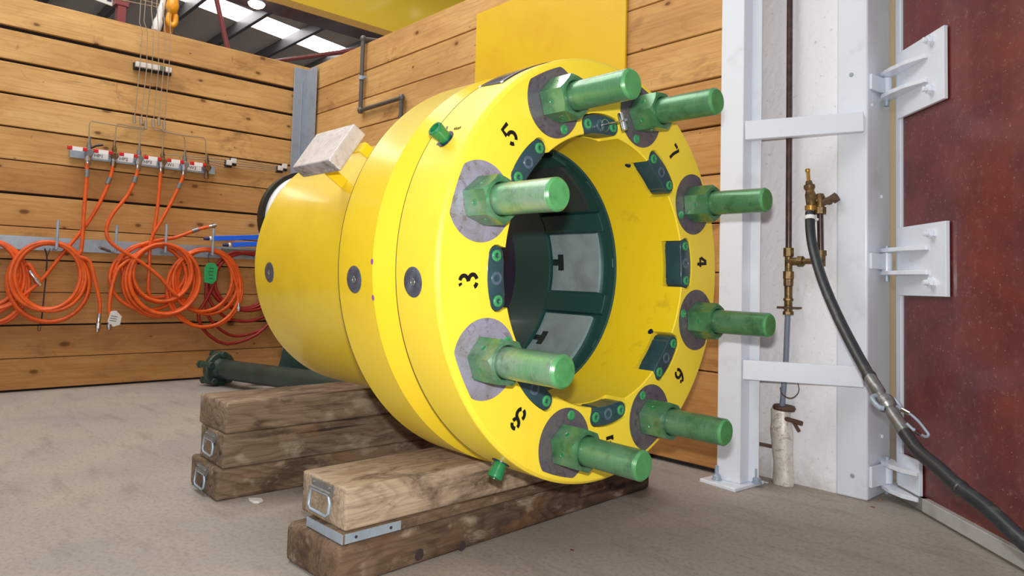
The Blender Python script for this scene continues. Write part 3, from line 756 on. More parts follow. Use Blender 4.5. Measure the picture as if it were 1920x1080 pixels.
m = MB(); m.box((.131, -.775, .021), (.004, .24, .034)); m.box((.0, -.9045, .021), (.262, .004, .034))
st_ = m.build('corner_strap', M['galv'], t2)
m = MB()
for yy in (-.85, -.70): m.cyl((.132, yy, .021), (.1345, yy, .021), .006, 12)
m.build('strap_nail', M['ink'], st_)
timber('timber_block', -2.628, -2.300, 1.330, 3.15, .192, .345, 1.0, M['timber_pale'], 'top pale timber block with a drop handle, directly under the front of the yellow vessel', g, .010, (.092, 1.05))
timber('timber_block', -3.885, -3.485, 1.34, 3.1, 0, .155, -2.0, M['timber'], 'bottom timber block with handle in the rear three-high stack', g, .020, (.085, 1.0))
timber('timber_block', -3.815, -3.475, 1.36, 3.1, .155, .325, -2.2, M['timber'], 'middle timber block of the rear three-high stack, handle on its end', g, .014, (.10, 1.0))
timber('timber_block', -3.865, -3.500, 1.36, 3.1, .325, .478, 0, M['timber'], 'top timber block without a handle on the rear three-high stack', g, .016)

# ================================================================== BACK WALL THINGS
m = MB(); m.box2((-4.60, YB-.022, 1.25), (-2.985, YB-.003, 3.405))
tag(m.build('yellow_sheet', M['yellow_sheet'], bevel=.002, bseg=1), 'big flat yellow painted sheet fixed to the timber wall above the vessel', 'panel')
# conduit pipe
yc = YB-.035
P = [at(681, 73, 1, yc), at(676, 207, 1, yc), at(753, 184, 1, yc), at(756, 215, 1, yc)]
P[1].x = P[0].x; P[2].z = P[1].z; P[3].x = P[2].x; P[3].z = 2.2
e = empty('wall_pipe', (P[0].x, yc, P[3].z)); tag(e, 'dark grey pipe with elbows running down the back timber wall from its top edge', 'pipe')
I = Matrix.Translation(-e.location)
def part(m, nm, mat, par, inv=None, smooth=30, bevel=0, bseg=1):
    o = m.build(nm, mat, par, smooth, bevel, bseg)
    if inv: o.data.transform(inv)
    return o
m = MB(); m.tube([P[0]+Vector((0, 0, .0)), P[1]], .022, 12); m.tube([P[1], P[2]], .022, 12); m.tube([P[2], P[3]], .022, 12); m.tube([P[0], P[0]+Vector((.03, .25, .03))], .022, 12); part(m, 'pipe_run', M['dark_pipe'], e, I)
for q in (P[0], P[1], P[2]):
    m = MB(); m.lathe([(0, -.034), (.02, -.032), (.032, -.01), (.032, .01), (.02, .032), (0, .034)], q, (0, 0, 1), 16); part(m, 'pipe_elbow', M['dark_pipe'], e, I)
q = at(679, 146, 1, yc); q.x = P[0].x
m = MB(); m.cyl(q-Vector((0, 0, .02)), q+Vector((0, 0, .02)), .030, 16); m.box(q+Vector((.03, .012, 0)), (.06, .02, .02)); part(m, 'pipe_clip', M['galv'], e, I)

# ================================================================== STEEL FRAME, COLUMN
e = empty('steel_frame', (-2.107, 3.73, 0)); tag(e, 'white painted steel frame post with two crosspieces, bolted to the floor beside the masonry', 'frame'); I = Matrix.Translation(-e.location)
m = MB(); x0, x1, y0, y1 = -2.180, -2.035, 3.66, 3.805
m.box2((x0, y0, .02), (x1, 3.757, 4.3)); m.box2((x0-.01, 3.757, .02), (-1.978, 3.769, 4.3)); part(m, 'post', M['white_steel'], e, I, None, .003)
m = MB(); m.prism([(-2.243, 3.583), (-2.005, 3.553), (-1.985, 3.842), (-2.22, 3.86)], .0, .020); part(m, 'base_plate', M['white_steel'], e, I, None, .003)
for (bx, by) in ((-2.165, 3.635), (-1.990+.0, 3.765)):
    m = MB(); m.lathe([(0, .10), (.011, .10), (.011, .052), (.013, .05), (.020, .048), (.023, .044), (.023, .026), (.028, .024), (.028, .019)], (bx, by, 0), (0, 0, 1), 24); part(m, 'anchor_bolt', M['galv'], e, I)
for (zl, zr) in ((2.010, 2.027), (.653, .655)):
    a = Vector((-2.036, 3.684, zl)); b_ = Vector((-1.488, 3.952, zr)); dvec = (b_-a); L = dvec.length
    X = dvec.normalized(); Y = Vector((0, 0, 1)).cross(X).normalized(); Z = X.cross(Y)
    m = MB(); m.box((a+b_)/2, (L, .045, .108), Matrix(((X.x, Y.x, Z.x), (X.y, Y.y, Z.y), (X.z, Y.z, Z.z)))); part(m, 'crosspiece', M['white_steel'], e, I, None, .003)
e = empty('steel_column', (-1.55, 4.1, 0)); tag(e, 'big white painted box steel column between the masonry and the red-brown door', 'column'); I = Matrix.Translation(-e.location)
m = MB(); m.box2((-1.642, 3.975, 0), (-1.475, 4.305, 4.6)); part(m, 'shaft', M['white_steel'], e, I, 35, .014, 4)
for q in (at(1596, 140, 1, 3.973), at(1598, 892, 1, 3.973)):
    m = MB(); m.lathe([(0, .003), (.009, .003), (.012, 0)], q, (0, -1, 0), 14); part(m, 'plug', M['galv'], e, I)
for q in (at(1634, 197, 0, -1.474), at(1652, 369, 0, -1.474), at(1653, 818, 0, -1.474)):
    m = MB(); m.lathe([(0, .010), (.008, .010), (.011, .006), (.011, 0)], q, (1, 0, 0), 14); part(m, 'bolt_head', M['white_steel'], e, I)

# ================================================================== DOOR
D0 = Vector((-1.30, 4.09, 0)); DU = Vector((.7193, -.6947, 0)); DN = Vector((-.6947, -.7193, 0))
MD = basis(D0, DU, Vector((0, 0, 1)), DN)  # local x along door, y up, z towards the yard side seen here
dr = empty('door_1', mat=MD); struct(dr); dr['label'] = 'large red-brown sheet door with white hinges, standing open'
m = MB(); m.box((.9, 1.9, -.03), (1.96, 3.72, .05)); m.build('door_sheet', M['door'], dr)
m = MB(); m.box((-.112, 2.0, -.03), (.050, 3.96, .075)); m.build('door_stile', M['white_steel'], dr, bevel=.003, bseg=1)
m = MB(); m.box((.55, .048, .008), (1.22+.06, .066, .036)); m.box((.0, .048, .008), (.3, .066, .036)); m.build('kick_rail', M['dirty_rail'], dr, bevel=.003, bseg=1)
def hinge(zc, L, H, zb, pinx, ears, bolts, xr):
    hg = empty('hinge'); hg.parent = dr
    pz = .115
    m = MB(); m.box((( -.095+xr)/2, zc, .008+.004), (xr+.095, H, .020)); m.build('hinge_plate', M['white_steel'], dr, bevel=.002, bseg=1).parent = hg
    for ye in ears:
        n = 12; pts = [(-.085, .020)] + [( .208-.0*k, .020) for k in range(1)]
        out = [(-.06, .020), (.205, .020), (.205, .032)] + [(.02-.045*t, .032+(.105)*min(1, t*1.1)) for t in (0.0, .5, 1.0)][1:] 
        k_ = 1 if xr > .2 else .55
        prof = [(-.11, .022), (.205*k_, .022), (.205*k_, .036), (.09*k_, .080), (-.04, .098), (-.12, .096), (-.175, .078), (-.192, .045), (-.180, .020), (-.155, .012), (-.125, .014)]
        m = MB(); mm = Matrix(((1, 0, 0, 0), (0, 0, 1, ye), (0, 1, 0, 0), (0, 0, 0, 1)))
        m.prism(prof, -.011, .011, mm); m.build('hinge_arm', M['white_steel'], hg, bevel=.002, bseg=1)
    m = MB(); ya, yb = min(ears), max(ears)
    m.cyl((-.155, ya-.045, .047), (-.155, yb+.026, .047), .014, 20); m.build('hinge_pin', M['galv'], hg, 30)
    m = MB(); m.cyl((-.155, ya+.013, .047), (-.155, yb-.013, .047), .028, 24); m.build('hinge_barrel', M['white_steel'], hg, 30)
    for (bx, by) in bolts:
        m = MB(); m.cyl((bx, by, .02), (bx, by, .030), .026, 6); m.cyl((bx, by, .030), (bx, by, .048), .024, 6, bev=.002); m.cyl((bx, by, .048), (bx, by, .068), .013, 16, bev=.002); m.build('hinge_bolt', M['white_steel'], hg, 30)
    return hg
hinge(2.243, .44, .365, 0, 0, (2.318, 2.193), ((.242, 2.386), (.240, 2.135)), .343)
hinge(1.277, .44, .367, 0, 0, (1.337, 1.213), ((.244, 1.406), (.242, 1.162)), .351)
hinge(.158, .2, .19, 0, 0, (.190, .062), (), .112)
# lug plates welded on the column carrying the barrels
m = MB()
pv = MD @ Vector((-.155, 0, .047))
for (zc, h) in ((2.256, .085), (1.275, .085), (.126, .11)):
    a = Vector((-1.467, 3.992, zc)); d_ = Vector((pv.x, pv.y, zc))-a; X = d_.normalized(); Y = Vector((0, 0, 1)).cross(X)
    m.box(a+d_*.45, (d_.length*.9, .016, h), Matrix(((X.x, Y.x, 0), (X.y, Y.y, 0), (0, 0, 1))))
m.build('column_lug', M['white_steel'], None, bevel=.002, bseg=1)
lug = bpy.data.objects['column_lug']; lug.parent = bpy.data.objects['steel_column']; lug.matrix_parent_inverse = Matrix.Translation(-Vector((-1.55, 4.1, 0)))

# things seen through the gap beside the column
m = MB(); m.box((-1.49+.33, 6.2, .9), (.08, .08, 1.8)); m.box((-1.49+.33, 6.2, .01), (.2, .2, .02)); tag(m.build('safety_post', M['crane_yellow']), 'yellow post standing behind the gap between column and door', 'post')

# ================================================================== WATER PIPE, TAP, HOSE
yw = 3.93
e = empty('water_pipe', (-1.90, yw, .4)); tag(e, 'thin vertical pipe with brass tee fittings on the white masonry', 'pipe'); I = Matrix.Translation(-e.location)
xp = -1.893
m = MB(); m.tube([(xp-.004, yw, 4.2), (xp, yw, 1.33)], .0175, 14); part(m, 'upper_pipe', M['brown_pipe'], e, I)
def zat(u, v): return at(u, v, 1, yw).z
m = MB(); m.tube([(xp, yw, zat(1481, 560)), (xp-.012, yw, .70), (xp-.035, yw, .41)], .016, 14); part(m, 'lower_pipe', M['lead_sleeve'], e, I)
m = MB()
for (za, zb, rr, seg) in ((1.35, 1.30, .030, 8), (1.30, 1.20, .021, 16), (1.215, 1.17, .031, 8), (1.17, 1.13, .028, 8), (1.13, 1.02, .022, 16), (1.06, 1.045, .029, 8), (.985, .965, .031, 8), (1.02, .965, .023, 16)):
    m.cyl((xp, yw, zb), (xp, yw, za), rr, seg, bev=.002)
part(m, 'fitting_stack', M['brass'], e, I)
zt = zat(1500, 490)
m = MB(); m.cyl((xp, yw, zt), (xp+.075, yw, zt), .022, 14); m.cyl((xp+.06, yw, zt-.0), (xp+.19, yw, zt), .016, 14); m.cyl((xp+.055, yw, zt), (xp+.085, yw, zt), .030, 8); part(m, 'side_branch', M['brass'], e, I)
xr = xp+.185
m = MB(); m.lathe([(0, -.03), (.025, -.028), (.026, .03), (.031, .032), (.031, .06), (.02, .062)], (xr, yw, zt), (0, 0, 1), 14); part(m, 'branch_elbow', M['brass'], e, I)
m = MB(); m.tube([(xr, yw, zt+.05), (xr-.004, yw, zat(1538, 400))], .0175, 14); part(m, 'riser_pipe', M['brown_pipe'], e, I)
zc = zat(1480, 577)
m = MB(); m.cyl((xp, yw, zc-.006), (xp, yw, zc+.006), .030, 16); m.box((xp, yw+.0, zc), (.13, .02, .012)); m.cyl((xp-.05, yw, zc), (xp-.05, yw+.055, zc), .006, 8); m.cyl((xp+.05, yw, zc), (xp+.05, yw+.055, zc), .006, 8); part(m, 'pipe_bracket', M['rust'], e, I)
# tap
zt2 = zat(1538, 400)
e = empty('brass_tap', (xr, yw, zt2)); tag(e, 'tarnished brass hose tap on the white masonry, feeding the black hose', 'tap'); I = Matrix.Translation(-e.location)
xt = at(1520, 400, 1, yw-.03).x
m = MB(); m.cyl((xr-.004, yw, zt2-.005), (xr-.004, yw, zt2+.035), .034, 8, bev=.003); m.lathe([(0, -.03), (.022, -.026), (.026, .03), (.018, .05), (0, .055)], (xr-.004, yw, zt2+.06), (0, 0, 1), 14)
m.tube(catmull([(xr, yw, zt2+.07), (xr-.03, yw-.01, zt2+.078), (xt+.012, yw-.03, zt2+.095)], 4), .021, 12)
m.lathe([(.018, -.05), (.027, -.045), (.029, .02), (.022, .045), (.030, .06), (.030, .075), (.020, .08), (.016, .10), (0, .102)], (xt, yw-.03, zt2+.085), (-.12, 0, 1), 16); part(m, 'tap_body', M['brass'], e, I)
m = MB(); m.cyl((xt, yw-.03, zt2+.015), (xt, yw-.03, zt2+.045), .031, 18, bev=.003); part(m, 'outlet_nut', M['bright_brass'], e, I)
m = MB(); m.cyl((xt-.012, yw-.03, zt2+.18), (xt-.016, yw-.03, zt2+.235), .010, 12); m.lathe([(0, -.012), (.012, -.008), (.014, 0), (.012, .008), (0, .012)], (xt-.018, yw-.03, zt2+.245), (0, 0, 1), 12); part(m, 'tap_spindle', M['bright_brass'], e, I)
m = MB(); m.cyl((xr+.01, yw, zt2+.06), (xr+.075, yw+.01, zt2+.085), .020, 6); m.cyl((xr+.06, yw+.01, zt2+.075), (xr+.085, yw+.01, zt2+.09), .027, 8); m.cyl((xr+.02, yw, zt2+.07), (xr+.02, yw+.07, zt2+.07), .018, 12); part(m, 'wall_bracket', M['rust'], e, I)
# black hose swinging off the wall towards the camera
hp = [(1519, 398, 3.86), (1519, 425, 3.85), (1523, 458, 3.82), (1534, 500, 3.75), (1551, 548, 3.64), (1574, 600, 3.50), (1602, 655, 3.33), (1630, 706, 3.17)]
dep0 = (Vector((xt, yw-.03, zt2))-CP).dot(F)
def hp3(l): return [atd(u, v_, dd_) for u, v_, dd_ in l]
sc0 = dep0/3.86
H1 = hp3([(u, v_, dd_*(1+(sc0-1)*max(0, 1-(v_-398)/150))) for u, v_, dd_ in hp])
e = empty('black_hose', H1[0]); tag(e, 'thick black rubber hose with a claw coupling hanging from the tap across the door', 'hose'); I = Matrix.Translation(-e.location)
HR = .0262
m = MB(); m.tube(catmull(H1, 8), HR, 18); part(m, 'hose_upper', M['rubber'], e, I, 60)
CA, CB = atd(1630, 706, 3.17), atd(1697, 812, 2.86); CX = (CB-CA).normalized(); LC = (CB-CA).length
def cpt(f): return CA+(CB-CA)*f
H2 = hp3([(1697, 812, 2.86), (1722, 846, 2.76), (1762, 880, 2.62), (1800, 915, 2.50), (1850, 952, 2.37), (1905, 1003, 2.25), (1965, 1056, 2.14), (2040, 1120, 2.04)])
m = MB(); m.tube(catmull(H2, 8), HR*1.02, 18); part(m, 'hose_lower', M['rubber'], e, I, 60)
for q_, nx_ in ((H1[-1], 0), (H2[3], 0)):
    m = MB(); m.lathe([(HR+.0005, -.012), (HR+.004, -.008), (HR+.004, .008), (HR+.0005, .012)], q_, (H1[-1]-H1[-2]) if q_ is H1[-1] else (H2[4]-H2[2]), 18, closed=False); part(m, 'hose_band', M['rubber'], e, I)
m = MB(); m.lathe([(.026, .0), (.0275, .005), (.0275, LC*.30), (.020, LC*.34), (.023, LC*.40), (.036, LC*.44), (.038, LC*.49), (.034, LC*.50)], CA, CX, 24)
m.lathe([(.034, LC*.50), (.038, LC*.51), (.036, LC*.56), (.022, LC*.60), (.026, LC*.66), (.0275, LC*.70), (.0275, LC*.98), (.026, LC)], CA, CX, 24)
cpl = part(m, 'claw_coupling', M['steel'], e, I)
m = MB(); m.lathe([(HR+.0005, 0), (HR+.003, .002), (HR+.003, .022), (HR+.0005, .024)], H1[0]+(H1[1]-H1[0])*.25, H1[1]-H1[0], 18); m.cyl(H1[0]+(H1[1]-H1[0])*.5+CR*(HR-.002), H1[0]+(H1[1]-H1[0])*.5+CR*(HR+.018), .009, 10); part(m, 'hose_clip', M['white'], e, I)
Yc = CX.cross(F).normalized()
for s_ in (-1, 1):
    c_ = cpt(.50)+Yc*(.036*s_)
    m = MB(); m.tube(catmull([c_-CX*.045*(-s_)-Yc*.012*s_, c_-CX*.030*(-s_)+Yc*.012*s_, c_+Yc*.016*s_, c_+CX*.026*(-s_)+Yc*.008*s_, c_+CX*.034*(-s_)-Yc*.010*s_], 5), .0115, 10); part(m, 'claw', M['galv'], e, I)
# whip check cable
wl_ = [(1682, 762, 2.90), (1691, 768, 2.86), (1706, 776, 2.83), (1722, 790, 2.80), (1735, 806, 2.77), (1741, 815, 2.76), (1736, 819, 2.755), (1724, 813, 2.75), (1713, 806, 2.74), (1700, 794, 2.76)]
W3 = hp3(wl_)
e = empty('whip_check_cable', W3[0]); tag(e, 'looped bare steel safety cable on the black hose coupling', 'cable'); I = Matrix.Translation(-e.location)
m = MB(); m.tube(catmull(W3, 6), .0055, 10); part(m, 'cable_wire', M['galv'], e, I)
for a, b_ in ((1, 2), (7, 8)):
    m = MB(); m.cyl(W3[a], W3[b_], .009, 12); part(m, 'ferrule', M['chrome'], e, I)

# lagged pipe stub
m = MB(); lx, ly_ = -1.918, 3.935; rl = random.Random(5); rows = []
prof = [(.0, .058), (.03, .060), (.06, .056), (.12, .055), (.18, .057), (.24, .060), (.30, .063), (.34, .058), (.38, .055), (.41, .056), (.425, .052)]
for z, r in prof:
    off = .02*max(0, (z-.1))/.3
    rows.append([Vector((lx-off+r*(1+rl.uniform(-.05, .05))*cos(2*pi*k/28), ly_+r*(1+rl.uniform(-.05, .05))*.8*sin(2*pi*k/28), z)) for k in range(28)])
V = m.quadgrid(rows, False, True); m._face(V[-1]); m._face(V[0][::-1])
lg = m.build('pipe_lagging', M['lagging'], None, 60); tag(lg, 'rough white plastered sleeve round the pipe foot against the masonry', 'pipe lagging')
m = MB(); m.lathe([(.02, .425), (.058, .420), (.064, .432), (.058, .445), (.02, .442)], (lx-.02, ly_, 0), (0.05, 0, 1), 24); m.build('top_collar', M['rust'], lg, 40)
m = MB(); m.cyl((lx+.02, ly_-.02, .375), (lx+.12, ly_-.03, .365), .013, 10); m.cyl((lx+.07, ly_-.025, .365), (lx+.105, ly_-.03, .318), .010, 8); m.cyl((lx-.05, ly_, .20), (lx-.155, ly_-.02, .205), .010, 8); m.cyl((lx-.15, ly_-.02, .20), (lx-.17, ly_-.02, .21), .013, 8)
m.build('clamp_bolt', M['rust'], lg, 40)
m = MB(); wp = [at(1463, 727, 1, 3.93), at(1466, 738, 1, 3.91), at(1478, 746, 1, 3.90), at(1490, 744, 1, 3.91), at(1498, 732, 1, 3.95), at(1495, 715, 1, 3.985)]
m.tube(catmull(wp, 5), .003, 6); tag(m.build('tie_wire', M['rust'], None, 60), 'bit of rusty tie wire round the grey pipe above the white lagging', 'wire')

# ================================================================== LEFT WALL THINGS
XW = XL+.03
def lw(u, v, off=0.0): return at(u, v, 0, XW+off)
# hose rail (flat galvanised bar)
a, b_ = lw(-30, 451, .0), lw(500, 478, .0)
e = empty('hose_rail', ((a+b_)/2)); tag(e, 'long flat galvanised rail with upright hooks on the left timber wall', 'rail'); I = Matrix.Translation(-e.location)
zt_ = (lw(100, 445).z + lw(400, 462).z)/2; zb_ = (lw(100, 468).z+lw(400, 485).z)/2
m = MB(); m.box2((XL+.001, a.y, zb_), (XL+.014, 3.6, zt_)); part(m, 'rail_bar', M['galv'], e, I, None)
for (u, vt, vb) in ((103, 412, 466), (213, 422, 472), (306, 420, 472), (394, 428, 477), (479, 437, 481)):
    p0 = lw(u, vb, .05); p1 = lw(u, vt, .11)
    q0 = Vector((XL+.01, p0.y, p0.z)); q1 = Vector((XL+.15, p0.y, p0.z)); q2 = Vector((XL+.15, p0.y+.0, p1.z-.0))
    m = MB(); m.tube(catmull([q0, q1-Vector((.02, 0, 0)), q1+Vector((0, 0, .02)), q2], 5), .0125, 10); part(m, 'hook', M['galv'], e, I)
m = MB(); m.cyl(lw(187, 464, .12), lw(206, 471, .02), .014, 10); part(m, 'side_peg', M['steel'], e, I)
# hoses
def fitting(p, d_, L, r, parent, I, mat=M['chrome'], name='hose_end'):
    d_ = Vector(d_).normalized(); m = MB(); m.lathe([(r*.7, -L*.05), (r*.85, .0), (r*.85, L*.5), (r*1.3, L*.52), (r*1.3, L*.8), (r*.9, L*.82), (r*.9, L)], p, d_, 12); part(m, name, mat, parent, I)
def hose(label, pre, coil, post, mat, rad=.0175, sleeves=(), ends=(), name='hydraulic_hose', offs=(.06, .10), group='orange hoses on the wall'):
    """pre/post: pixel paths on the wall plane; coil: (cx, cy, rx, ry, turns, start_deg, seed, spread)"""
    pts = []
    o0, o1 = offs
    for (u, v_) in pre: pts.append(lw(u, v_, o1))
    if coil:
        cx_, cy_, rx, ry, turns, a0, seed, spread = coil; rr = random.Random(seed)
        n = int(turns*22); ph = [rr.uniform(0, 6.28) for _ in range(4)]
        for i in range(n+1):
            t = i/22; a = R(a0)+2*pi*t
            rr_ = 1 - spread*(0.5+0.5*sin(t*2.1+ph[0])) 
            du = rr.uniform(0, 0)+3*sin(t*1.3+ph[1]); 
            top = cy_-ry
            ry2 = ry*rr_
            pts.append(lw(cx_+du+rx*rr_*cos(a), top+ry2+ry2*sin(a)+1.5*sin(t*2.9+ph[2]), o0+(o1-o0)*(.5+.5*sin(t*1.7+ph[3]))))
    for (u, v_) in post: pts.append(lw(u, v_, o1))
    e = empty(name, pts[0]); tag(e, label, 'hose', group); I = Matrix.Translation(-e.location)
    m = MB(); m.tube(catmull(pts, 3), rad, 8); part(m, 'hose_line', mat, e, I, 60)
    for (u0, v0, u1, v1) in sleeves:
        m = MB(); m.cyl(lw(u0, v0, o1), lw(u1, v1, o1), rad*1.25, 12); part(m, 'hose_sleeve', M['steel'], e, I)
    for (u0, v0, u1, v1) in ends:
        p0, p1 = lw(u0, v0, o1), lw(u1, v1, o1); fitting(p0, p1-p0, (p1-p0).length, rad*1.15, e, I)
    return e
O_, Rd = M['orange'], M['red_hose']
hose('orange hose from the leftmost manifold valve, coiled on the leftmost hook', [(163.5, 306), (162, 340), (158, 390), (155, 440), (152, 470)], (90, 529, 78, 74, 8.0, -38, 2, .20), [(168, 490), (179, 530), (187, 565), (187, 588)], O_, sleeves=[(163.5, 318, 163, 332)], ends=[(163.8, 312, 164.5, 292), (187, 588, 183, 622)])
hose('orange hose crossing behind the leftmost coil from the second manifold valve', [(212, 308), (209, 325), (199, 355), (180, 393), (154, 432), (115, 478), (84, 518), (60, 541), (40, 556)], None, [(20, 572), (-10, 590)], O_, sleeves=[(207, 333, 201, 345)], ends=[(211.5, 312, 213, 294)], offs=(.04, .05))
hose('orange coil cut off by the left edge of the picture, end fitting pointing right', [(76, 529), (66, 514), (54, 495)], (-12, 530, 66, 76, 5.6, -20, 5, .28), [(-30, 560)], O_, ends=[(56, 509, 76, 535)], offs=(.03, .06))
hose('orange hose from the third manifold valve, passing diagonally over the big middle coil', [(258, 316), (254, 335), (238, 368), (212, 400), (200, 426), (203, 448), (222, 466), (262, 490), (300, 520), (332, 556)], (303, 529, 71, 70, 8.5, 40, 8, .24), [(225, 500), (212, 530), (205, 570), (207, 596)], O_, sleeves=[(255, 331, 251, 343)], ends=[(257.5, 318, 259, 298), (206, 597, 205, 618)], offs=(.07, .13))
hose('orange hose from the fourth manifold valve, loose end sticking up to the right', [(301, 322), (299, 350), (294, 400), (287, 440), (280, 462)], (282, 520, 74, 62, 2.0, 200, 12, .32), [(212, 520), (230, 480), (275, 455), (330, 445), (365, 432), (392, 425)], O_, sleeves=[(360, 434, 372, 430)], ends=[(301, 324, 302, 304), (390, 426, 405, 422)], offs=(.04, .08))
hose('orange hose from the fifth manifold valve, coiled partly behind the middle coil', [(343, 328), (340, 340), (322, 378), (300, 418), (283, 450), (280, 500), (283, 560)], (385, 541, 70, 73, 6.6, 140, 14, .26), [(432, 500), (445, 540), (447, 568)], O_, sleeves=[(338.5, 343, 334, 354)], ends=[(343, 330, 345, 309), (447, 566, 447, 583)], offs=(.05, .09))
hose('dark red hose coiled on the rightmost hook beside the yellow vessel', [(476, 478), (462, 476), (440, 473), (420, 481)], (458, 538, 72, 64, 4.0, 215, 21, .22), [(405, 520), (388, 560), (372, 590), (385, 622), (425, 645), (480, 628), (520, 590)], Rd, offs=(.03, .05), name='hydraulic_hose')
m = MB(); m.tube(catmull([lw(u, v_, .04) for u, v_ in ((388, 520), (386, 560), (395, 600), (440, 630), (500, 612), (530, 570))], 6), .0155, 8)
tag(m.build('hydraulic_hose', Rd, None, 60), 'dark red hose loop hanging lowest, half hidden behind the yellow vessel', 'hose', 'dark red hoses by the vessel')
# tags
m = MB(); mt = basis(lw(214, 597, .15), (0, .98, -.2), (0, .2, .98), (1, 0, 0)); mt = mt
m.prism([(-.05, -.04), (-.045, .06), (.0, .075), (.06, .03), (.065, -.05), (.01, -.08)], -.002, .002, mt); tgw = m.build('hose_tag', M['off_white'], None, bevel=.001, bseg=1); tag(tgw, 'white paper tag on a hose end below the middle coil', 'tag')
m = MB()
for i in range(3): m.box((-.005+.0, .02-.022*i, .0028), (.06, .005, .001))
m.bm.transform(mt); m.build('tag_writing', M['ink'], tgw)
m = MB(); mt = basis(lw(395, 513, .13), (0, 1, 0), (0, 0, 1), (1, 0, 0))
m.prism([(-.062, -.09), (-.07, .06), (-.03, .11), (.035, .11), (.07, .07), (.062, -.07), (.02, -.11)], -.003, .003, mt); tgg = m.build('hose_tag', M['green_tag'], None, bevel=.001, bseg=1); tag(tgg, 'bright green tag hanging between the orange and dark red coils', 'tag')
m = MB()
for i in range(4): m.box((.005, .055-.035*i, .0038), (.045, .008, .001))
m.bm.transform(mt); m.build('tag_writing', M['ink'], tgg)
m = MB(); m.tube([lw(395, 500, .13), lw(390, 486, .11), lw(392, 474, .09)], .004, 6); m.build('tag_string', M['ink'], tgg)
# thin dark cable with loops
m = MB(); m.tube(catmull([lw(u, v_, .03) for u, v_ in ((84, 466), (88, 483), (86, 520), (83, 550), (79, 590), (76, 606))], 5), .006, 6)
m.tube(catmull([lw(u, v_, .03) for u, v_ in ((76, 606), (71, 613), (72, 620), (76, 618), (76, 606))], 4), .003, 6); m.tube([lw(88, 483, .03), lw(94, 466, .03)], .003, 6)
tag(m.build('wire_sling', M['ink'], None, 60), 'thin dark wire sling hanging inside the leftmost orange coil', 'cable')
# blue bars
for i, (u0, v0, u1, v1, lab) in enumerate(((382, 447.5, 520, 444, 'upper long blue bar resting across the right wall hooks'), (418, 459.5, 520, 456, 'lower shorter blue bar resting across the right wall hook'))):
    p0, p1 = lw(u0, v0, .12), lw(u1, v1, .12); dvec = p1-p0
    e = empty('blue_bar', p0); tag(e, lab, 'bar', 'blue bars on the hooks'); I = Matrix.Translation(-e.location)
    X = dvec.normalized(); Z = Vector((1, 0, 0)); Y = Z.cross(X).normalized(); Z = X.cross(Y)
    rm = Matrix(((X.x, Y.x, Z.x), (X.y, Y.y, Z.y), (X.z, Y.z, Z.z))); L = dvec.length
    m = MB(); m.box(p0+X*(L/2+.06), (L-.08, .052, .030), rm); part(m, 'bar_body', M['blue'], e, I, None, .003)
    m = MB(); m.cyl(p0, p0+X*.06, .014, 12, .022); part(m, 'bar_tip', M['dark_blue'], e, I)
    m = MB(); m.cyl(p0+X*.055, p0+X*.075, .024, 14); part(m, 'bar_ferrule', M['white'], e, I)
m = MB(); m.box2((XL+.014, lw(415, 470).y, lw(440, 477).z), (XL+.03, 3.6, lw(440, 467).z)); tag(m.build('olive_strip', M['olive']), 'short olive grey strip fixed over the right end of the hose rail', 'strip')
# manifold
vx = [(166, 284), (213.4, 290), (259.7, 295), (303.7, 300.6), (345.4, 306.4), (387, 313.4)]
pa, pb = lw(131, 286), lw(403, 320); zr = ((lw(166, 287).z + lw(345, 309).z)/2)
e = empty('valve_manifold', (XW, (pa.y+pb.y)/2, zr)); tag(e, 'galvanised valve manifold bar with six red-handled valves on the left timber wall', 'manifold'); I = Matrix.Translation(-e.location)
za_, zb2 = lw(131, 286).z, lw(403, 320).z
m = MB(); pm = (pa+pb)/2; dvec = Vector((0, pb.y-pa.y, zb2-za_)); X = dvec.normalized(); Z = Vector((1, 0, 0)); Y = Z.cross(X)
rm = Matrix(((X.x, Y.x, Z.x), (X.y, Y.y, Z.y), (X.z, Y.z, Z.z)))
m.box((XL+.018, pm.y, (za_+zb2)/2), (dvec.length, .088, .03), rm); part(m, 'mounting_bar', M['galv'], e, I, None, .002)
txts = ['HP1', 'HP2', 'HP3', 'W1', 'W2']
def on_bar(y): return za_+(zb2-za_)*(y-pa.y)/(pb.y-pa.y)
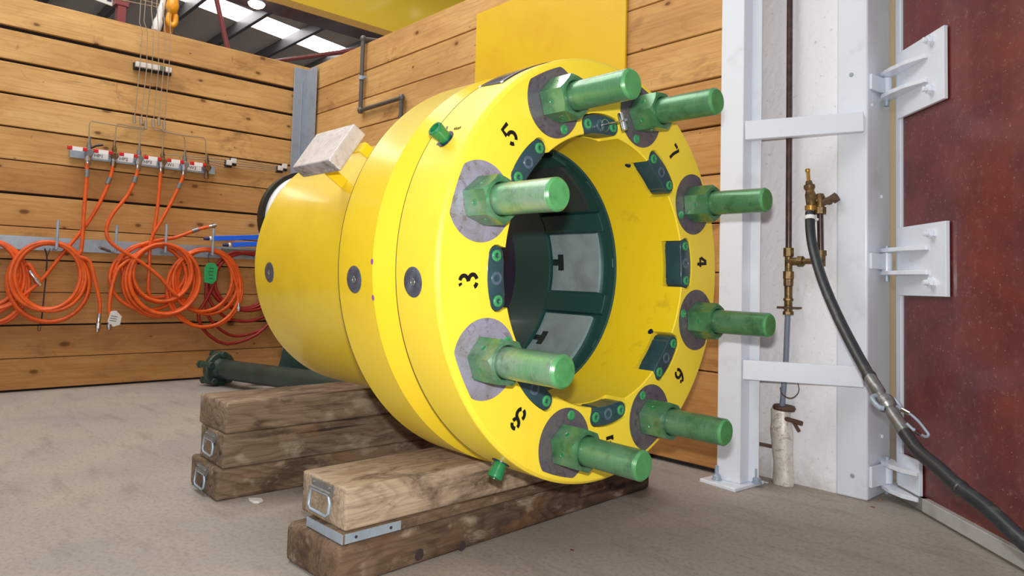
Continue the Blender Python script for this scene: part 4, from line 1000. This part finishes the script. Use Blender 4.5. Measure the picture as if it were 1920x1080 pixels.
for i, (u, v_) in enumerate(vx):
    q = lw(u, v_, .03); q.z = on_bar(q.y)+.012
    m = MB(); m.cyl((q.x-.02, q.y, q.z), (q.x+.055, q.y, q.z), .036, 8, bev=.004); m.cyl((q.x+.01, q.y, q.z-.085), (q.x+.01, q.y, q.z+.085), .022, 12); m.cyl((q.x+.01, q.y, q.z+.05), (q.x+.01, q.y, q.z+.10), .016, 8); m.cyl((q.x+.01, q.y, q.z-.11), (q.x+.01, q.y, q.z-.06), .026, 8)
    m.cyl((q.x+.01, q.y, q.z+.09), (q.x+.01, q.y, q.z+.15), .012, 8)
    vb_ = part(m, 'valve', M['brass'] if i % 2 else M['steel'], e, I)
    m = MB(); hd = q+Vector((.06, -.105, .022)); m.box(hd, (.018, .165, .036)); hn = part(m, 'valve_handle', M['red'], vb_, I, None, .006, 2)
    m = MB(); m.box(hd+Vector((.0105, .0, -.004)), (.002, .085, .038)); part(m, 'handle_label', M['white'], vb_, I, None)
    if i < 5:
        y2_ = lw(*vx[i+1], .03).y; yb_ = (q.y + y2_)/2; LB = (y2_-q.y)-.085
        zc_ = on_bar(yb_)
        m = MB(); m.box((XL+.034, yb_, zc_+.004), (.002, LB, .060), Matrix.Rotation(math.atan2(zb2-za_, pb.y-pa.y), 3, 'X')); lb = part(m, 'bar_label', M['white'], e, I, None)
        tm = text_mesh(txts[i], .046, M['ink'], basis(Vector((XL+.0362, yb_-LB*.12, zc_+.000)), (0, 1, 0), (0, 0, 1), (1, 0, 0)), lb, 'lettering'); tm.data.transform(I)
m = MB(); m.tube([lw(171, 277, .05), lw(180, 273, .05), lw(193, 271.5, .06)], .012, 6); part(m, 'black_strap', M['black'], e, I)
# feed tubes from the valves
feeds = [[(165.5, 276), (168, 231), (171, 227), (232, 238), (264, 242), (272, 243)], [(213.5, 282), (218, 236), (221, 232), (262, 239), (273, 240)], [(260, 288), (262, 262), (264, 232)],
         [(304, 292), (305.5, 262), (306, 240)], [(345.5, 298), (347, 262), (343, 254), (310, 246), (288, 243), (287, 237)], [(387, 305), (385.5, 264), (382, 258), (345, 254), (310, 248), (298, 240)]]
for i, P_ in enumerate(feeds):
    m = MB(); m.tube([lw(u, v_, .045+.004*i) for u, v_ in P_], .0055, 6)
    tag(m.build('feed_tube', M['thin_steel'], None, 60), 'thin steel tube rising from the %s manifold valve from the left' % ORD[i], 'tube', 'thin feed tubes')
bots = [(251.6, 228), (264.4, 230), (273, 239), (287, 236), (297.5, 233), (307.6, 240)]
mids = [(262, 127), (274.8, 128), (285, 130), (297, 131), (306, 133), (316.4, 134)]
wtop = [(267, 60), (277, 61), (288, 63), (298, 65), (310, 68), (320, 72)]
tops = [(261.5, 42), (270, 40), (284, 20), (294, 10), (305, 5), (317, 15)]
for i in range(6):
    m = MB(); P_ = [lw(*tops[i], .05), lw(*wtop[i], .04), lw(*mids[i], .045), lw(*bots[i], .04)]
    if i < 4: P_.insert(0, lw(268+10*i, -70, .05))
    m.tube(P_, .0042, 6); m.tube([lw(bots[i][0], bots[i][1]-12, .045), lw(bots[i][0]+.5, bots[i][1]+3, .045)], .016, 8)
    tag(m.build('drop_tube', M['thin_steel'], None, 60), 'thin steel tube coming down over the left wall top, %s from the left' % ORD[i], 'tube', 'thin drop tubes')
p0, p1 = lw(251, 121), lw(322, 134)
e = empty('tube_clamp', (p0+p1)/2); tag(e, 'dark rail with six grey clamp blocks holding the thin tubes high on the left wall', 'clamp'); I = Matrix.Translation(-e.location)
ang = math.atan2(p1.z-p0.z, p1.y-p0.y); rmx = Matrix.Rotation(ang, 3, 'X')
m = MB(); m.box((XL+.012, (p0.y+p1.y)/2, (p0.z+p1.z)/2-.01), (.03, (p1-p0).length, .07), rmx); part(m, 'clamp_rail', M['black'], e, I)
for i in range(6):
    f = (i+.75)/6.5; m = MB(); q = p0.lerp(p1, f); m.box((XL+.045, q.y, q.z+.004), (.04, .062, .052), rmx); part(m, 'clamp_block', M['olive'] if i == 4 else M['off_white'], e, I, None, .006, 2)
for i, (vL, vR) in enumerate(((289.5, 303), (293, 307), (297, 311), (301, 315))):
    m = MB(); m.tube([lw((309, 350, 390, 392)[i], vL+(0, 4, 5, 6)[i], .03), lw(430, vR-4+i, .03), lw(545, 316+2.2*i, .03)], .0055, 6)
    tag(m.build('wall_tube', M['thin_steel'], None, 60), 'thin horizontal steel tube running right from the manifold, %s from the top' % ORD[i], 'tube', 'thin horizontal tubes')
for (u, v_, lab) in ((427.5, 306.5, 'dark-backed pale clamp block, lower left of the first pair on the horizontal tubes'), (436, 303, 'dark-backed pale clamp block, upper right of the first pair on the horizontal tubes'), (523.5, 316.5, 'dark-backed pale clamp block, lower left of the pair next to the corner post'), (531.5, 313, 'dark-backed pale clamp block, upper right of the pair next to the corner post')):
    q = lw(u, v_, .02); e = empty('pipe_clip', q); tag(e, lab, 'clip', 'pale clamp blocks on the horizontal tubes')
    m = MB(); m.box((.0, 0, -.008), (.04, .07, .075)); m.build('clip_base', M['black'], e)
    m = MB(); m.box((.03, .0, .004), (.035, .055, .055)); m.build('clip_top', M['off_white'], e, bevel=.006)

# ================================================================== GREEN SPOOL ON THE FLOOR
A = Vector((-7.20, 2.72, .165)); B = Vector((-4.95, 3.35, .165)); X = (B-A).normalized()
e = empty('green_spool', Vector((A.x, A.y, 0))); tag(e, 'long dark green pipe with a lugged end flange on the floor by the left wall', 'pipe spool'); I = Matrix.Translation(-e.location)
m = MB(); m.cyl(A, B, .098, 32); part(m, 'spool_pipe', M['dark_green'], e, I)
m = MB(); m.lathe([(.10, .0), (.165, .0), (.170, .01), (.170, .055), (.160, .065), (.115, .07), (.10, .12)], A-X*.05, X, 32); m.lathe([(.0, -.05), (.12, -.05), (.13, 0)], A-X*.05, X, 28); part(m, 'end_flange', M['dark_green'], e, I)
Yf = X.cross(Vector((0, 0, 1))).normalized(); Zf = Vector((0, 0, 1))
for k in range(5):
    a_ = R(20+72*k); c_ = A-X*.03+(Yf*cos(a_)+Zf*sin(a_))*.142
    if c_.z < .05: c_.z = .05
    m = MB(); m.cyl(c_-X*.09, c_+X*.08, .034, 14, bev=.004); m.cyl(c_-X*.12, c_-X*.09, .040, 6); part(m, 'flange_lug', M['dark_green'], e, I)
m = MB(); m.lathe([(.10, .0), (.17, .0), (.17, .06), (.10, .07)], B, X, 32); part(m, 'rear_flange', M['dark_green'], e, I)
q = at(550, 684, 2, .22)
e = empty('green_clamp', (q.x, q.y, 0)); tag(e, 'dark green clamp piece marked 2, on the floor behind the yellow vessel', 'clamp'); I = Matrix.Translation(-Vector((q.x, q.y, 0)))
TX = Vector((.66, .75, 0)).normalized(); TN = Vector((.75, -.66, 0)).normalized()
MM = basis(Vector((q.x, q.y, .0)), TX, (0, 0, 1), TN)
m = MB(); m.prism([(-.46, .10), (-.46, .17), (-.15, .19), (-.13, .27), (-.10, .42), (.02, .50), (.12, .44), (.2, .3), (.42, .14), (.42, .0), (-.1, .0), (-.2, .08)], -.1, .02, MM); cb = part(m, 'clamp_body', M['dark_green'], e, I, None, .01, 2)
t_ = text_mesh('2', .11, M['off_white'], basis(MM @ Vector((-.02, .14, .0215)), TX, (0, 0, 1), TN), e, 'lettering'); t_.data.transform(I)

# ================================================================== HALL BEHIND THE WALLS
e = empty('crane_girder', (-10.5, 4, 5.2)); tag(e, 'yellow overhead crane girder crossing above the timber walls', 'crane girder'); I = Matrix.Translation(-e.location)
m = MB(); m.box2((-10.45, -4, 5.26), (-10.12, 12.5, 6.6)); part(m, 'girder_web', M['yellow_girder'], e, I)
m = MB(); m.box2((-10.52, -4, 5.2), (-10.05, 12.5, 5.26)); part(m, 'bottom_flange', paint('dark_brown_flange_paint', srgb(84, 58, 56), .5, None, orange=0), e, I)
m = MB(); m.box2((-10.055, -4, 5.195), (-10.035, 12.5, 5.30)); part(m, 'flange_edge', paint('ochre_edge_paint', srgb(176, 130, 48), .5, None, orange=0), e, I)
q = at(481, 8, 2, 5.12)
e = empty('high_bay_lamp', q); tag(e, 'small round lit lamp under the yellow girder', 'lamp')
m = MB(); m.lathe([(.108, 0), (.108, .02), (.08, .06), (.05, .078), (0, .078)], (0, 0, 0), (0, 0, 1), 32); m.build('lamp_housing', M['galv'], e, 40)
m = MB(); m.lathe([(0, -.055), (.06, -.050), (.10, -.028), (.118, 0), (.118, .012)], (0, 0, 0), (0, 0, 1), 32); m.build('lamp_lens', M['lamp'], e)
q0, q1 = at(225.5, 36, 0, -8.9), at(225.5, -20, 0, -8.9)
m = MB(); m.box2((-8.98, q0.y-.04, 0), (-8.86, q0.y+.045, 4.18)); m.box2((-8.99, q0.y-.07, 4.15), (-8.85, q0.y+.07, 4.3)); tag(m.build('oxide_post', M['oxide']), 'red oxide steel post rising behind the left timber wall', 'post')
m = MB(); m.tube([at(405, -5, 0, -10.0), at(427, 92, 0, -10.0)], .035, 10); tag(m.build('oxide_brace', M['oxide'], None, 60), 'slanting red-brown brace rod in front of the skylights', 'brace')
m = MB(); m.tube([at(515, 115, 0, -11.8), at(690, 91, 0, -8.9)], .035, 10); tag(m.build('oxide_strut', M['oxide'], None, 60), 'pale red roof strut just above the wall corner', 'strut')
# hoist chain, strap and hook
e = empty('hoist_hook', at(324, 25, 0, -8.3)); tag(e, 'yellow crane hook block with strap hanging behind the left wall top', 'hook'); I = Matrix.Translation(-e.location)
m = MB(); m.tube(catmull([at(324, -8, 0, -8.3), at(324, 12, 0, -8.3)], 3), .02, 10); m.lathe([(0, -.10), (.05, -.08), (.07, 0), (.05, .08), (0, .09)], at(323, 12, 0, -8.3), (0, 0, 1), 16)
m.tube(catmull([at(u, v_, 0, -8.3) for u, v_ in ((322, 18), (317, 30), (316, 40), (321, 48), (328, 44), (329, 32), (325, 22))], 5), .030, 10); part(m, 'hook_body', M['crane_yellow'], e, I, 60)
m = MB(); m.prism([(0, 0), (.1, 0), (.1, 1.0), (0, 1.0)], -.01, .01, basis(at(305, 60, 0, -8.4), (0, 1, 0), (0, .12, 1), (1, 0, 0))); part(m, 'strap', paint('amber_strap', srgb(196, 118, 22), .5, None, orange=0), e, I)
m = MB(); m.tube(catmull([at(308, -8, 0, -8.35), at(303, 15, 0, -8.35), at(297, 40, 0, -8.35), at(292, 58, 0, -8.35)], 4), [.03]*4+[.036]*4+[.05]*4+[.045], 10); part(m, 'pale_sling', M['off_white'], e, I, 60)
m = MB(); q = at(197, 7, 0, -9.3); MS = basis(q, (0, 1, -.12), (0, .0, 1), (1, 0, 0))
m.prism([(-.19, 0), (.17, 0), (.17, .5), (-.19, .5)], -.01, .01, MS); sg = m.build('hanging_sign', M['off_white'], None); tag(sg, 'white lettered sign hanging beyond the left wall beside the red oxide post', 'sign')
m = MB()
for i in range(4):
    m.box(MS @ Vector((-.13+.085*i, .075, .011)), (.004, .05, .07))
m.build('sign_lettering', M['ink'], sg)
for i, (a, b_) in enumerate((((225, 0), (312, 17)), ((255, -3), (300, 9)))):
    m = MB(); m.tube([at(*a, 0, -8.6), at(*b_, 0, -8.6)], .008, 6); tag(m.build('cross_wire', M['thin_steel'], None, 60), ('lower', 'upper')[i]+' thin wire stretched behind the drop tubes above the left wall', 'wire')

# ================================================================== FLOOR BITS
def debris(u, v, size, mat, label, cat, name, seed):
    q = at(u, v, 2, 0); rr = random.Random(seed); m = MB()
    n = 7; pts = [(size*(.6+.5*rr.random())*cos(2*pi*k/n), size*.7*(.6+.5*rr.random())*sin(2*pi*k/n)) for k in range(n)]
    m.prism(pts, 0.0, size*.25, Matrix.Translation(q)); tag(m.build(name, mat, None, None, size*.08), label, cat)
debris(1651, 938, .018, M['bright_brass'], 'small dry leaf scrap on the floor by the column foot', 'leaf', 'leaf_scrap', 1)
debris(1636, 951, .012, M['oxide'], 'tiny red-brown scrap on the floor in front of the column', 'scrap', 'floor_scrap', 2)
debris(1436, 905, .022, M['off_white'], 'crumpled clear plastic bit on the floor beside the frame base plate', 'litter', 'plastic_scrap', 3)
debris(1073, 1032, .012, M['oxide'], 'small rusty flake on the concrete in front of the vessel', 'flake', 'rust_flake', 4)
debris(478, 941, .05, M['off_white'], 'flattened pale plastic scrap beside the rear timber stack', 'litter', 'plastic_scrap', 5)
